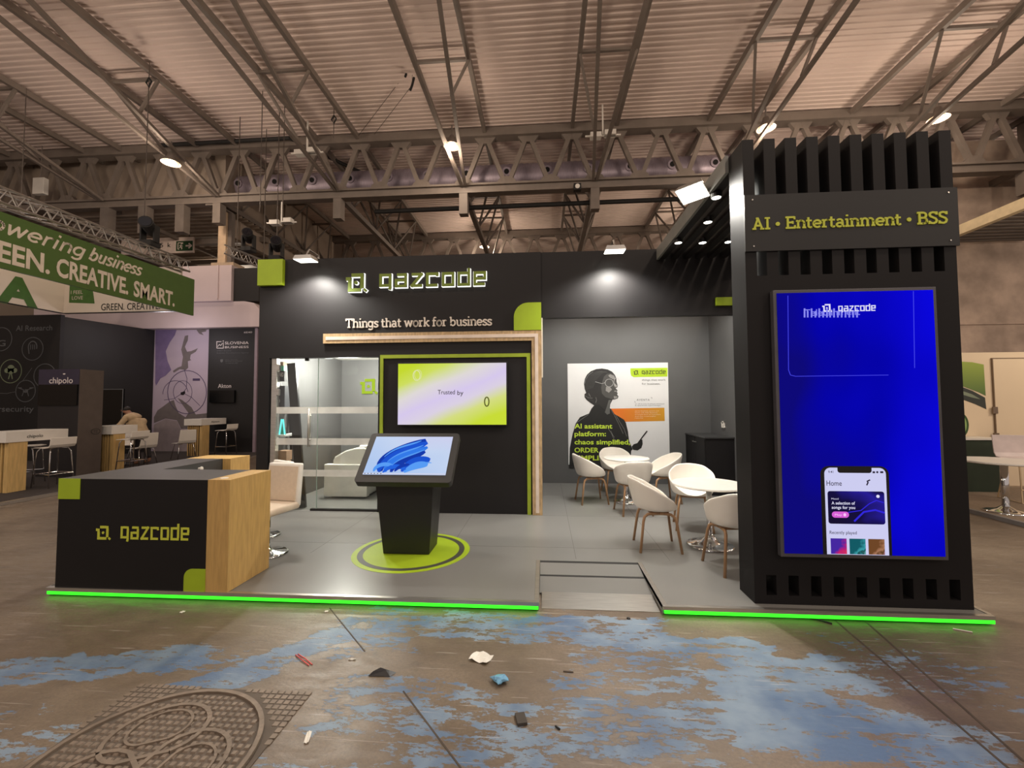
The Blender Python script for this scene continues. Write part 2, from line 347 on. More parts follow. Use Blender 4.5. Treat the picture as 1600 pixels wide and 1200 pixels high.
# ------------------------------------------------------------------ hall floor: worn concrete with flaking blue paint
def floor_material():
    m = bpy.data.materials.new('worn_painted_concrete'); m.use_nodes = True
    nt = m.node_tree; N = nt.nodes; L = nt.links; b = N['Principled BSDF']
    def math_(op, a, c=None, d=None):
        n = N.new('ShaderNodeMath'); n.operation = op
        for i, q in enumerate((a, c, d)):
            if q is None: continue
            if isinstance(q, (int, float)): n.inputs[i].default_value = q
            else: L.new(q, n.inputs[i])
        return n.outputs[0]
    def noise(scale, detail=4, stretch=None, rough=.6, rot=0):
        mp = N.new('ShaderNodeMapping'); mp.inputs['Scale'].default_value = stretch or (1, 1, 1); mp.inputs['Rotation'].default_value = (0, 0, rot)
        L.new(pos, mp.inputs[0]); n = N.new('ShaderNodeTexNoise'); n.inputs['Scale'].default_value = scale
        n.inputs['Detail'].default_value = detail; n.inputs['Roughness'].default_value = rough
        L.new(mp.outputs[0], n.inputs['Vector']); return n
    def ramp(v, a, c, lo=0, hi=1):
        r = N.new('ShaderNodeMapRange'); r.interpolation_type = 'SMOOTHSTEP'
        for i, q in enumerate((a, c, lo, hi)): r.inputs[i + 1].default_value = q
        L.new(v, r.inputs[0]); return r.outputs[0]
    def mix(f, a, c, mode='MIX'):
        x = N.new('ShaderNodeMix'); x.data_type = 'RGBA'; x.blend_type = mode
        for i, q in ((0, f), (6, a), (7, c)):
            if isinstance(q, (tuple, float, int)): x.inputs[i].default_value = q
            else: L.new(q, x.inputs[i])
        return x.outputs[2]
    geo = N.new('ShaderNodeNewGeometry'); pos = geo.outputs['Position']
    nd = noise(3.0, 4)
    vs = N.new('ShaderNodeVectorMath'); vs.operation = 'MULTIPLY_ADD'; L.new(nd.outputs['Color'], vs.inputs[0])
    vs.inputs[1].default_value = (.30, .30, 0); 
    sb = N.new('ShaderNodeVectorMath'); sb.operation = 'SUBTRACT'; L.new(pos, sb.inputs[0]); sb.inputs[1].default_value = (.15, .15, 0)
    L.new(sb.outputs[0], vs.inputs[2]); wp = vs.outputs[0]
    #        cx    cy    hx    hy   rot   weight
    P = [(-2.75, 2.50, .80, .15, 12, .95), (-1.70, 2.62, .68, .16, 50, 1.0), (-2.2, 2.0, .5, .12, 20, .75), (-1.2, 3.05, .35, .32, 10, .72),
         (-.45, 3.12, .55, .22, 0, .80), (-.75, 2.28, .50, .26, 0, .70), (-.35, 2.12, .40, .22, 8, .72), (.25, 3.18, .65, .14, 0, .92), (.75, 2.98, .75, .10, 0, .95),
         (.55, 2.78, .42, .13, 0, .66), (.45, 2.56, .45, .10, 0, .72), (.5, 2.30, .55, .14, 4, .80), (.25, 2.08, .55, .10, 4, .80), (1.22, 2.38, .34, .32, -6, 1.08),
         (1.45, 2.72, .45, .18, 0, .98), (1.75, 2.2, .35, .26, -25, .92), (2.2, 2.8, .5, .3, -20, .56), (2.4, 2.1, .4, .25, 0, .45), (-1.1, 1.75, .6, .16, 0, .8), (.9, 1.82, .5, .1, 0, .78), (-3.2, 1.9, .6, .2, 10, .6)]
    tot = None
    for cx, cy, hx, hy, rot, wt in P:
        q = N.new('ShaderNodeMapping'); q.vector_type = 'TEXTURE'
        q.inputs['Location'].default_value = (cx, cy, 0); q.inputs['Rotation'].default_value = (0, 0, math.radians(rot)); q.inputs['Scale'].default_value = (hx, hy, 1)
        L.new(wp, q.inputs[0])
        ab = N.new('ShaderNodeVectorMath'); ab.operation = 'ABSOLUTE'; L.new(q.outputs[0], ab.inputs[0])
        sp = N.new('ShaderNodeSeparateXYZ'); L.new(ab.outputs[0], sp.inputs[0])
        d = math_('MAXIMUM', sp.outputs[0], sp.outputs[1])
        v = ramp(d, .72, 1.25, wt, 0)
        tot = v if tot is None else math_('MAXIMUM', tot, v)
    flake = noise(4, 9, (1, 3.4, 1), .74).outputs['Fac']
    fine = noise(22, 6, (1, 1.7, 1), .7, .6).outputs['Fac']
    mk = math_('ADD', tot, math_('MULTIPLY', math_('SUBTRACT', flake, .55), 3.6))
    mk = math_('ADD', mk, math_('MULTIPLY', math_('SUBTRACT', fine, .5), 1.5))
    paint = ramp(mk, .50, .62)
    # thin pale scratches across the paint
    sc = ramp(noise(9, 3, (.25, 6, 1), .5, .9).outputs['Fac'], .66, .70)
    sc2 = ramp(noise(7, 3, (.22, 7, 1), .5, -.7).outputs['Fac'], .67, .71)
    # concrete
    big = ramp(noise(1.1, 5).outputs['Fac'], .3, .7)
    spk = ramp(noise(60, 6, None, .75).outputs['Fac'], .35, .68)
    con = mix(big, lin((98, 84, 69)), lin((134, 119, 101)))
    con = mix(math_('MULTIPLY', spk, .6), con, lin((96, 84, 74)))
    dirt = ramp(noise(2.3, 8, (1, 1.6, 1), .7).outputs['Fac'], .54, .72)
    con = mix(math_('MULTIPLY', dirt, .65), con, lin((80, 71, 63)))
    pv = ramp(noise(1.7, 4).outputs['Fac'], .35, .65)
    blue = mix(pv, lin((76, 106, 142)), lin((128, 150, 170)))
    col = mix(math_('MULTIPLY', paint, .86), con, blue)
    col = mix(math_('MULTIPLY', math_('MAXIMUM', sc, sc2), .35), col, lin((196, 188, 178)))
    grime = ramp(noise(3.1, 9, (1.3, 1, 1), .75, .3).outputs['Fac'], .58, .70)
    col = mix(math_('MULTIPLY', grime, .4), col, lin((74, 68, 64)))
    L.new(col, b.inputs['Base Color'])
    rg = ramp(flake, .3, .7, .34, .62); L.new(rg, b.inputs['Roughness'])
    bp = N.new('ShaderNodeBump'); bp.inputs['Strength'].default_value = .35; bp.inputs['Distance'].default_value = .006
    L.new(math_('ADD', fine, math_('MULTIPLY', paint, .5)), bp.inputs['Height']); L.new(bp.outputs[0], b.inputs['Normal'])
    return m
fl = bmn(); box(fl, -26, 24, -9, 32, -.3, 0)
obj('floor', fl, floor_material(), kind='structure')

# ------------------------------------------------------------------ roof of the hall
ROOFZ = 10.12
def roof_sheet(x0, x1, y0, y1, z, pitch=.17, h=.022):
    bm = bmn(); rows = []; y = y0
    while y < y1:
        for dy, dz in ((0, 0), (.30, 0), (.42, 1), (.88, 1)):
            rows.append((y + dy * pitch, z + dz * h))
        y += pitch
    pr = None
    for (yy, zz) in rows:
        a = bm.verts.new((x0, yy, zz)); c = bm.verts.new((x1, yy, zz))
        if pr: bm.faces.new((pr[0], pr[1], c, a))
        pr = (a, c)
    return bm
roofm = M('roof_sheet', (224, 206, 197), .7, var=.06, scale=.8)
obj('ceiling', roof_sheet(-24, 22, 5.0, 31, ROOFZ + .05), roofm, kind='structure', solid=.004)

TRUSS = [(-2.45 - 4.04 * k) for k in range(-4, 6)]      # where joists meet the truss
def make_truss(label):
    t = thing('roof_truss', label, 'truss', (0, 13, 8.1))
    x0, x1 = -24, 22
    obj('top_chord', bx(x0, x1, 12.82, 13.18, 9.86, 10.12), steel, t)
    bc = bx(x0, x1, 12.86, 13.14, 8.10, 8.16); box(bc, x0, x1, 12.95, 13.05, 8.16, 8.36); box(bc, x0, x1, 12.86, 13.14, 8.34, 8.40)
    obj('bottom_chord', bc, steel, t)
    p = 4.04 / 3; n0 = -16
    for i in range(-16, 19):
        xb = -2.45 + i * p; xt = xb + p / 2
        if xb < x0 + .5 or xt > x1 - .6: continue
        obj('diagonal_brace', br((xb + .06, 13, 8.42), (xt - .04, 13, 9.88), .13, .13), steel, t)
        obj('diagonal_brace', br((xt + .04, 13, 9.88), (xb + p - .06, 13, 8.42), .13, .13), steel, t)
        fr = Fr((xb, 12.94, 8.38))
        obj('gusset_plate', flat(bmn(), fr, ell(0, 0, .30, .24, 0, 180, 10), -.12, 0), steel, t)
        fr = Fr((xt, 12.94, 9.88))
        obj('gusset_plate', flat(bmn(), fr, [(-.34, 0), (-.2, -.2), (.2, -.2), (.34, 0)], -.12, 0), steel, t)
    for x in TRUSS:
        if x > -12: obj('hanger_post', bx(x - .13, x + .13, 12.87, 13.13, 7.45, 8.1), steel, t)
    for x in (-14.45, -13.1, -11.8): obj('hanger_post', bx(x - .15, x + .15, 12.87, 13.13, 7.2, 8.1), steel_d, t)
    return t
tr1 = make_truss('near steel roof truss spanning the hall in front of the air duct')
tr2 = copy_tree(tr1); tr2.location = (0, 21, 8.1)
tag(tr2, 'more distant steel roof truss seen low above the stand back wall, behind the air duct', 'truss')

JN = ['steel roof joist over the right aisle, right of the screen tower', 'steel roof joist passing above the screen tower', 'steel roof joist above the ceiling canopy, just left of the screen tower',
      'steel roof joist above the lit floodlight on the middle of the stand wall', 'steel roof joist above the lit brand sign and the wall television', 'steel roof joist above the left end of the stand back wall',
      'steel roof joist whose lower end meets the beige column', 'steel roof joist above the green hanging banner', 'leftmost steel roof joist, above the dark exhibit wall', 'steel roof joist at the far left end of the truss']
for x, nm in zip(TRUSS, JN):
    j = thing('roof_joist', nm, 'joist', (x, 13, 8.25), 'roof joists running away under the roof')
    for s in (-.67, .67):
        ch = br((x + s, 5.2, 10.02), (x + s, 21, 10.02), .10, .16)
        obj('upper_chord', ch, steel, j)
        obj('inclined_strut', br((x + s * .08, 12.85, 8.35), (x + s, 5.5, 9.94), .085, .085), steel, j)
        if s > 0: obj('inclined_strut', br((x + s, 10.0, 9.94), (x + s * .40, 9.9, 9.0), .06, .06), steel, j)
        else: obj('inclined_strut', br((x + s, 10.0, 9.94), (x + s * .25, 11.3, 8.70), .06, .06), steel, j)
        for yy in (15, 17, 19):
            obj('web_bar', br((x + s, yy, 9.94), (x, yy + 1.0, 8.3), .06, .06), steel_d, j)
            obj('web_bar', br((x, yy - 1.0, 8.3), (x + s, yy, 9.94), .06, .06), steel_d, j)
    obj('lower_chord', br((x, 13.1, 8.22), (x, 21, 8.22), .16, .16), steel, j)
    for yy in (7.6, 10.0, 15.0, 17.0, 19.0): obj('tie_bar', br((x - .67, yy, 9.98), (x + .67, yy, 9.98), .07, .07), steel, j)

# air duct behind the truss
d = thing('air_duct', 'long round metal ventilation duct with round outlets behind the near roof truss', 'duct', (-3, 14.4, 8.8))
ductm = M('galvanised_duct', (158, 146, 158), .42, .35, var=.22, scale=30, stretch=(4, .2, .2))
dm = bmn(); pr = []
for i in range(0, 151):
    for dx, r in ((0, .47), (.10, .485)): pr.append((-11.0 + i * .2 + dx, r))
rings = []
for xx, r in [(-11.02, .02), (-11.02, .44)] + pr:
    rings.append([dm.verts.new((xx, 14.4 + r * math.cos(2 * PI * k / 20), 9.28 + r * math.sin(2 * PI * k / 20))) for k in range(20)])
for A, B in zip(rings, rings[1:]):
    for k in range(20): dm.faces.new((A[k], A[(k + 1) % 20], B[(k + 1) % 20], B[k]))
obj('duct_pipe', dm, ductm, d, smooth=True)
for i in range(18):
    xx = -10.6 + i * 1.345
    obj('outlet', tb([(xx, 14.02, 9.30), (xx, 13.88, 9.28)], .15, 14), ductm, d)
    obj('outlet_opening', tb([(xx, 13.90, 9.285), (xx, 13.872, 9.28)], .085, 14), M('outlet_black', (14, 13, 13), .8), d)
tag(obj('cable_tray', tb([(-5.6, 13.75, 8.02), (4.6, 13.75, 8.06)], .075, 8), rubber), 'black cable tray running under the air duct behind the truss', 'cable tray')
tag(obj('cable_run', tb([(-12.4, 12.7, 10.0), (-8.0, 12.7, 10.02), (-7.6, 13.3, 10.0), (-6.2, 15.4, 10.0)], .06, 6), rubber), 'black cable pipe along the top of the left half of the roof truss', 'cable')

# walls of the hall
panelm = M('beige_wall_panel', (160, 145, 131), .8, var=.06, scale=1)
pw = bx(-24, -10.9, 13.5, 13.7, 8.1, 10.15)
obj('wall_upper_left', pw, panelm, kind='structure')
sw = bx(-10.9, -10.75, 13.5, 31, 7.4, 10.15)
for k in range(12): box(sw, -10.76, -10.70, 14.2 + k * 1.3, 14.24 + k * 1.3, 7.4, 10.15)
obj('wall_side_left', sw, panelm, kind='structure')
obj('wall_far', bx(-26, 24, 31, 31.2, 0, 10.2), panelm, kind='structure')
concm = M('raw_concrete', (172, 153, 138), .85, var=.3, scale=1.6, bump=.4)
cw = bx(11.3, 22, 13.9, 14.2, 0, 9.6); box(cw, 11.3, 22, 13.82, 13.9, 6.6, 6.72); box(cw, 11.3, 22, 13.86, 13.9, 3.9, 3.95)
obj('wall_right', cw, concm, kind='structure')
rs = bmn()
for k in range(40): box(rs, 14.4, 14.5 + .05 * (k % 2), 5 + .22 * k, 5 + .22 * (k + 1), 6.9, 10.1)
obj('wall_side_right', rs, M('dark_siding', (104, 92, 84), .7), kind='structure')
obj('wall_left', bx(-26, -25.8, -9, 31, 0, 10.2), panelm, kind='structure')
# low side roof on the right
cn = thing('side_canopy', 'low corrugated steel side roof with a pale edge beam by the raw concrete wall', 'canopy', (12, 10, 6.3))
cs = bmn()
for k in range(30): box(cs, 11.78, 14.4, 6.6 + .24 * k, 6.72 + .24 * k, 6.36, 6.42)
box(cs, 11.78, 14.4, 6.5, 13.8, 6.42, 6.5)
obj('corrugated_deck', cs, steel_d, cn); obj('edge_beam', bx(11.62, 11.78, 6.5, 13.85, 6.25, 6.52), M('cream_beam', (214, 196, 160), .6), cn)
# lower hall seen under the truss on the left
obj('ceiling_annex', roof_sheet(-25, -10.4, 13.6, 31, 8.05, .3, .05), M('annex_sheet', (150, 138, 126), .7), kind='structure', solid=.004)
an = thing('annex_beams', 'pale ceiling beams of the lower hall seen beyond the green hanging banner', 'beams', (-16, 20, 7.8))
for k in range(7): obj('cross_beam', bx(-25, -10.5, 15.3 + k * 2.3, 15.5 + k * 2.3, 7.75, 7.95), steel, an)
for k in range(6): obj('long_beam', br((-11.2 - k * 2.6, 13.6, 7.85), (-11.2 - k * 2.6, 30, 7.85), .12, .12), steel, an)
for k in range(3):
    obj('duct_panel', bx(-20 + k * 3.1, -18.4 + k * 3.1, 17.7, 19.4, 7.7, 7.76), M('dark_vent', (60, 54, 52), .8), an)
c = thing('hall_column', 'beige steel column under the near roof truss, behind the white pavilion fascia', 'column', (-10.4, 13, 0))
ca, cb, cc = W(340, 400, y=13.42), W(352, 400, y=13.42), W(361, 400, y=13.6); cz = W(343, 410, y=13.4).z
obj('shaft', bx(ca.x, cb.x, 13.42, 13.66, cz, 8.05), M('column_paint', (206, 180, 150), .6), c)
obj('flange', bx(cb.x, cb.x + .14, 13.5, 13.66, cz, 8.05), steel_d, c)
obj('concrete_foot', bx(ca.x - .22, cb.x + .3, 13.41, 13.95, 0, cz), M('foot_concrete', (190, 168, 144), .8), c)
obj('top_bracket', bx(ca.x - .05, cb.x + .1, 12.9, 13.66, 8.05, 8.098), steel_d, c)

# hall lamps on the struts
LL = ['lit hall lamp above the green banner, leftmost of the lit hall lamps', 'lit hall lamp high above the lit brand sign', 'lit hall lamp just above the left top corner of the screen tower', 'lit hall lamp above the right top corner of the screen tower', 'small distant hall lamp low above the top edge of the stand back wall']
bulb = EM('lamp_bulb', (255, 214, 160), 14)
for (p, e), nm in zip(LAMPS, LL):
    q = thing('hall_lamp', nm, 'lamp', p, 'high hall lamps')
    obj('housing', lt([(.0, .30), (.07, .30), (.10, .18), (.20, .06), (.24, .0), (.23, 0), (.09, .16), (0, .17)], p, 18), steel_d, q, smooth=True)
    obj('bulb', lt([(0, -.07), (.12, -.04), (.15, .02), (.08, .10), (0, .12)], p, 14), bulb, q, smooth=True)
    obj('hook', tb([p + Vector((0, 0, .3)), p + Vector((0, 0, .62))], .02, 6), steel_d, q)
for (u, v, yy, nm) in ((480, 239, 12.1, 'pale junction box pair on the joist above the left end of the stand wall'), (942, 212, 12.1, 'pale junction box pair on the joist above the middle floodlight'), (440, 348, 12.98, 'pale bracket box under the truss, near the beige column')):
    p = W(u, v, y=yy); b = bx(p.x - .36, p.x - .05, yy - .1, yy + .1, p.z - .07, p.z + .07); box(b, p.x + .04, p.x + .36, yy - .1, yy + .1, p.z - .02, p.z + .12); box(b, p.x - .5, p.x + .5, yy - .02, yy + .02, p.z - .02, p.z + .02); box(b, p.x - .02, p.x + .02, yy - .02, yy + .02, p.z, ROOFZ if yy < 12.9 else 8.12)
    tag(obj('junction_box', b, whitelam), nm, 'junction box')
p = W(902, 293, y=12.8); sp = thing('loudspeaker', 'small square black hall loudspeaker on the truss bottom chord', 'speaker', p)
obj('cabinet', bx(p.x - .11, p.x + .11, 12.72, 12.9, p.z - .1, p.z + .1), rubber, sp); obj('cone', tb([(p.x, 12.70, p.z), (p.x, 12.73, p.z)], .07, 16), whitelam, sp)
p = W(62, 291, y=12.6); b = bx(p.x - .2, p.x + .2, 12.55, 12.7, p.z - .27, p.z + .27)
q = thing('access_panel', 'white box hung on a rod from the roof above the green banner', 'box', p)
obj('box_body', b, whitelam, q, bevel=.01); obj('rod', tb([(p.x, 12.62, p.z + .26), (p.x, 12.62, ROOFZ + .02)], .015, 6), steel_d, q)
# hanging cables with hooks
wr = M('steel_wire', (92, 84, 78), .5, .5)
for (u, v0, v1, yy, hk, nm) in ((84 / 2, 118, 330, 10.2, 118, 'hanging steel cable at the far left, over the green banner'), (237, 0, 372, 9.6, 130, 'hanging steel cable above the black stage light on the banner truss'),
        (413, 20, 330, 10.8, 28, 'hanging steel cable with a hook, above the lime square on the wall'), (447, 60, 345, 11.2, 88, 'hanging steel cable just right of the left strut pair'), (522, 165, 215, 11.6, 188, 'short hanging cable with a hook below the roof, above the lit sign')):
    a = W(u, v0, y=yy); z1 = W(u, v1, y=yy).z; hz = W(u, hk, y=yy).z
    q = thing('hanging_cable', nm, 'cable', (a.x, yy, z1), 'rigging cables under the roof')
    obj('wire', tb([(a.x, yy, ROOFZ), (a.x, yy, z1)], .011, 5), wr, q)
    obj('shackle', tb([(a.x, yy, hz + .14), (a.x + .07, yy, hz + .05), (a.x, yy, hz - .1), (a.x - .07, yy, hz + .02), (a.x, yy, hz + .14)], .022, 6), rubber, q)
for (u0, v0, u1, v1, nm) in ((636, 112, 560, 212, 'slack steel wire with a clip, upper of the two below the roof'), (644, 133, 585, 210, 'slack steel wire with a ring, lower of the two below the roof')):
    a = W(u0, v0, y=10.6); b = W(u1, v1, y=12.6); b = a + (b - a) * ((ROOFZ - a.z) / (b.z - a.z)) if b.z > a.z + .3 else Vector((b.x, b.y, b.z))
    q = thing('slack_wire', nm, 'wire', b); obj('wire', tb([a, (a.x, a.y, ROOFZ + .03)], .006, 5), wr, q); obj('wire', tb([a, b], .008, 5), wr, q)
    obj('clip', tb([a + Vector((.05, 0, .2)), a, a + Vector((-.05, 0, -.14))], .03, 6), rubber, q)

# ================================================================== the stand
# ------------------------------------------------------------------ platform
X0, X1, RX0, RX1 = -4.16, 3.18, -.05, .88
pf = thing('stand_platform', 'low grey stand platform with an aluminium edge and green glowing front', 'platform', (-.5, 3.36, 0))
pm = bmn()
box(pm, X0, RX0, 3.38, 8.4, .005, DZ); box(pm, RX1, X1 - .02, 3.38, 8.4, .005, DZ); box(pm, RX0, RX1, 4.24, 8.4, .005, DZ)
obj('floor_panel', pm, deckgrey, pf)
sm_ = bmn(); seam = M('floor_seam', (96, 94, 90), .6)
for yy in (4.62, 5.9, 7.2): box(sm_, X0 + .02, X1 - .05, yy, yy + .004, DZ, DZ + .0008)
for xx in (-2.4, -1.0, .3, 1.2, 2.4): box(sm_, xx, xx + .004, 4.3, 8.2, DZ, DZ + .0008)
obj('floor_seams', sm_, seam, pf)
for a, b_ in ((X0, RX0), (RX1, X1)):
    e = bx(a, b_, 3.35, 3.385, .046, DZ + .004)
    obj('edge_trim', e, alu, pf)
    obj('light_strip', bx(a + .01, b_ - .005, 3.352, 3.372, .020, .044), EM('green_led', (52, 255, 36), 2.2), pf)
obj('edge_trim', bx(RX0 - .035, RX0, 3.385, 4.24, .04, DZ + .004), alu, pf)
obj('edge_trim', bx(RX1, RX1 + .035, 3.385, 4.24, .04, DZ + .004), alu, pf)
obj('edge_trim', bx(X1 - .02, X1 + .01, 3.385, 8.4, .005, DZ + .004), alu, pf)
obj('edge_trim', bx(X0 - .012, X0, 3.385, 8.4, .005, DZ + .004), alu, pf)
rp = thing('entry_ramp', 'grey entry ramp with two black grip strips and a metal tread plate', 'ramp', (.4, 3.42, 0))
rm = bmn(); hexa(rm, [(RX0, 3.66, .003), (RX1, 3.66, .003), (RX1, 4.235, .003), (RX0, 4.235, .003)], [(RX0 + .002, 3.66, .014), (RX1 - .002, 3.66, .014), (RX1 - .002, 4.235, DZ - .002), (RX0 + .002, 4.235, DZ - .002)])
obj('ramp_board', rm, deckgrey, rp)
rz = lambda y: .014 + (y - 3.66) / .575 * (DZ - .016)
for ya, yb_ in ((4.205, 4.238), (3.94, 3.965)):
    g = bmn(); hexa(g, [(RX0 + .003, ya, rz(ya) - .003), (RX1 - .003, ya, rz(ya) - .003), (RX1 - .003, yb_, rz(yb_) - .003), (RX0 + .003, yb_, rz(yb_) - .003)], [(RX0 + .003, ya, rz(ya) + .003), (RX1 - .003, ya, rz(ya) + .003), (RX1 - .003, yb_, rz(yb_) + .003), (RX0 + .003, yb_, rz(yb_) + .003)])
    obj('grip_strip', g, rubber, rp)
g = bmn(); hexa(g, [(RX0 + .02, 3.41, 0.001), (RX1 - .01, 3.41, 0.001), (RX1 - .01, 3.67, .001), (RX0 + .02, 3.67, .001)], [(RX0 + .02, 3.41, .004), (RX1 - .01, 3.41, .004), (RX1 - .01, 3.67, .020), (RX0 + .02, 3.67, .020)])
obj('tread_plate', g, alu, rp)

# ------------------------------------------------------------------ walls of the stand
GX0, GX1, GZ = -3.98, -2.35, 2.26            # glazed opening
WL, WR = -4.15, 3.13
TOPZ = 3.71
w = bmn()
box(w, WL, GX0, YB, YB + .12, DZ, TOPZ); box(w, GX0, GX1, YB, YB + .12, GZ, TOPZ); box(w, GX1, -.03, YB, YB + .12, DZ, TOPZ)
obj('wall_back', w, blackwall, kind='structure')
obj('wall_header', bx(-.03, WR, YB + .02, YB + .12, 2.78, TOPZ), blackwall, kind='structure')
obj('wall_alcove', bx(-.03, WR, YA, YA + .1, DZ, TOPZ), greywall, kind='structure')
obj('wall_alcove_right', bx(WR - .03, WR + .07, YB + .02, YA + .1, DZ, TOPZ), greywall, kind='structure')
obj('wall_partition', bx(-.13, -.03, YB + .12, YA, DZ, TOPZ), greywall, kind='structure')
obj('white_strip_1', bx(-.029, -.012, YB + .005, YB + .13, 1.95, 2.78), white, kind='structure')  # white strip on the upper part of the partition edge
obj('wall_office_left', bx(GX0 - .14, GX0 - .04, YB + .12, YA + .1, DZ, 2.6), greywall, kind='structure')
obj('wall_office_back', bx(GX0 - .04, -.13, YA, YA + .1, DZ, 2.6), greywall, kind='structure')
obj('ceiling_office', bx(GX0 - .14, -.13, YB + .12, YA + .1, 2.46, 2.56), M('office_ceiling', (214, 212, 206), .7), kind='structure')

# glass front of the office
gl = bpy.data.materials.new('clear_glass'); gl.use_nodes = True
nt = gl.node_tree; pb = nt.nodes['Principled BSDF']; nt.nodes.remove(pb)
g1 = nt.nodes.new('ShaderNodeBsdfTransparent'); g1.inputs[0].default_value = (.93, .95, .94, 1); g2 = nt.nodes.new('ShaderNodeBsdfGlossy'); g2.inputs['Roughness'].default_value = .02
mx = nt.nodes.new('ShaderNodeMixShader'); lw = nt.nodes.new('ShaderNodeLayerWeight'); lw.inputs[0].default_value = .22
mr = nt.nodes.new('ShaderNodeMapRange'); mr.inputs[3].default_value = .03; mr.inputs[4].default_value = .5
nt.links.new(lw.outputs['Facing'], mr.inputs[0]); nt.links.new(mr.outputs[0], mx.inputs[0]); nt.links.new(g1.outputs[0], mx.inputs[1]); nt.links.new(g2.outputs[0], mx.inputs[2])
nt.links.new(mx.outputs[0], nt.nodes['Material Output'].inputs[0])
frost = M('frosted_film', (222, 222, 218), .7, alpha=.55)
DX = -3.262                                   # where door and fixed pane meet
def bands(x0, x1, par):
    for z in (1.455, 1.005, .555): obj('frosted_band', bx(x0, x1, YB + .033, YB + .036, z, z + .095), frost, par)
dr = bpy.data.objects.new('door_1', None); COL.objects.link(dr); dr.location = (GX0, YB, DZ); ROOTLOC['door_1'] = Vector(dr.location); dr['kind'] = 'structure'
obj('door_glass', bx(GX0 + .10, DX - .006, YB + .04, YB + .05, DZ + .012, GZ - .012), gl, dr); bands(GX0 + .10, DX - .006, dr)
obj('door_post', bx(GX0 + .02, GX0 + .10, YB + .02, YB + .10, DZ, GZ), alu, dr, bevel=.006)
for z in (.35, 1.72, 2.08): obj('hinge', bx(GX0 + .06, GX0 + .135, YB + .022, YB + .065, z, z + .09), alu, dr, bevel=.004)
for yy in (YB - .02, YB + .11):
    h = tb([(DX - .10, yy, .98), (DX - .10, yy, 1.52)], .013, 10)
    for z in (1.08, 1.42): tube(h, [(DX - .10, yy, z), (DX - .10, YB + .045, z)], .009, 8)
    if yy > YB: bmesh.ops.translate(h, verts=h.verts, vec=(-.05, 0, 0))
    obj('door_handle', h, alu, dr, smooth=True)
wn = bpy.data.objects.new('window_1', None); COL.objects.link(wn); wn.location = (DX, YB, DZ); ROOTLOC['window_1'] = Vector(wn.location); wn['kind'] = 'structure'
obj('window_glass', bx(DX + .004, GX1, YB + .04, YB + .05, DZ + .03, GZ), gl, wn); bands(DX + .004, GX1, wn)
obj('glass_edge', bx(DX - .002, DX + .004, YB + .038, YB + .052, DZ + .03, GZ), M('glass_edge_green', (150, 170, 160), .2), wn)
obj('bottom_track', bx(DX - .08, GX1, YB + .02, YB + .07, DZ, DZ + .03), rubber, wn)
obj('patch_fitting', bx(DX - .20, DX - .14, YB + .03, YB + .06, GZ - .04, GZ), rubber, wn)

# ------------------------------------------------------------------ signs and trim on the back wall
F0 = Fr((0, YB, 0))
tag(obj('wall_panel', bx(-4.15, -3.77, YB - .06, YB, 3.32, 3.70), lime), 'square lime panel on the upper left corner of the stand back wall', 'panel')
tag(obj('wall_panel', flat(bmn(), F0, rrect(-.41, -.03, 2.605, 2.99, .2, 8, (0, 0, 0, 1)), 0, .035), lime), 'lime panel with one rounded corner above the oak trim', 'panel')
tag(obj('wall_panel', bx(2.33, 2.62, YB - .02, YB + .02, 2.90, 3.01), lime), 'short lime strip on the header beside the screen tower', 'panel')
sg = thing('lit_brand_sign', 'large backlit brand sign with a squared emblem on the black wall', 'sign', (-1.9, YB, 3.3))
halo = EM('sign_halo', (255, 252, 240), 1.9)
eh = .275
obj('emblem', emblem(bmn(), F0, -2.82, 3.19, eh, .034, .058, 0), lime_dim, sg)
obj('emblem_glow', emblem(bmn(), F0, -2.82, 3.19, eh, .004, .033, .014), halo, sg)
pitch = 1.53 / 6.78
for i, ch in enumerate('qazcode'):
    xx = -2.31 + i * pitch
    ob = obj('letter', brand_letter(bmn(), ch, F0, xx, 3.262, .162, pitch * .87, .036, .034, .058), lime_dim, sg)
    obj('letter_glow', brand_letter(bmn(), ch, F0, xx, 3.262, .162, pitch * .87, .050, .004, .033), halo, ob)
sl = thing('slogan_lettering', 'cream slab lettering reading Things that work for business on the black wall', 'lettering', (-1.8, YB, 2.68))
gw = lambda t: sum(G[ch][0] for ch in t)
kx_, xx = 2.12 / gw('Things that work for business'), -2.84
for wd_ in ('Things', 'that', 'work', 'for', 'business'):
    obj('word', slab(bmn(), wd_, F0, xx, 2.685, .132, kx_ * gw(wd_), .15, c1=.012), cream, sl); xx += kx_ * (gw(wd_) + .32)
tm = thing('oak_trim', 'angled oak trim with a pale inlaid strip around the television panel', 'trim', (-.1, YB, DZ))
o1 = bx(-3.16, -.03, YB - .03, YB, 2.46, 2.60); box(o1, -.165, -.03, YB - .03, YB, DZ, 2.46)
obj('trim_board', o1, oaktrim, tm)
o2 = bx(-3.12, -.075, YB - .036, YB - .03, 2.508, 2.555); box(o2, -.12, -.075, YB - .036, YB - .03, DZ + .03, 2.508)
obj('inlay_strip', o2, M('pale_inlay', (226, 210, 196), .5), tm)
gf = bmn(); box(gf, -2.32, -.185, YB - .02, YB, 2.235, 2.285); box(gf, -2.32, -2.275, YB - .02, YB, DZ, 2.235); box(gf, -.235, -.185, YB - .02, YB, DZ, 2.235)
tag(obj('lime_frame', gf, M('frame_lime', (150, 170, 40), .5)), 'thin lime frame on the wall around the television', 'frame')
tv = thing('television', 'wide wall television showing the words Trusted by on lime and lilac', 'television', (-1.27, YB, 1.7))
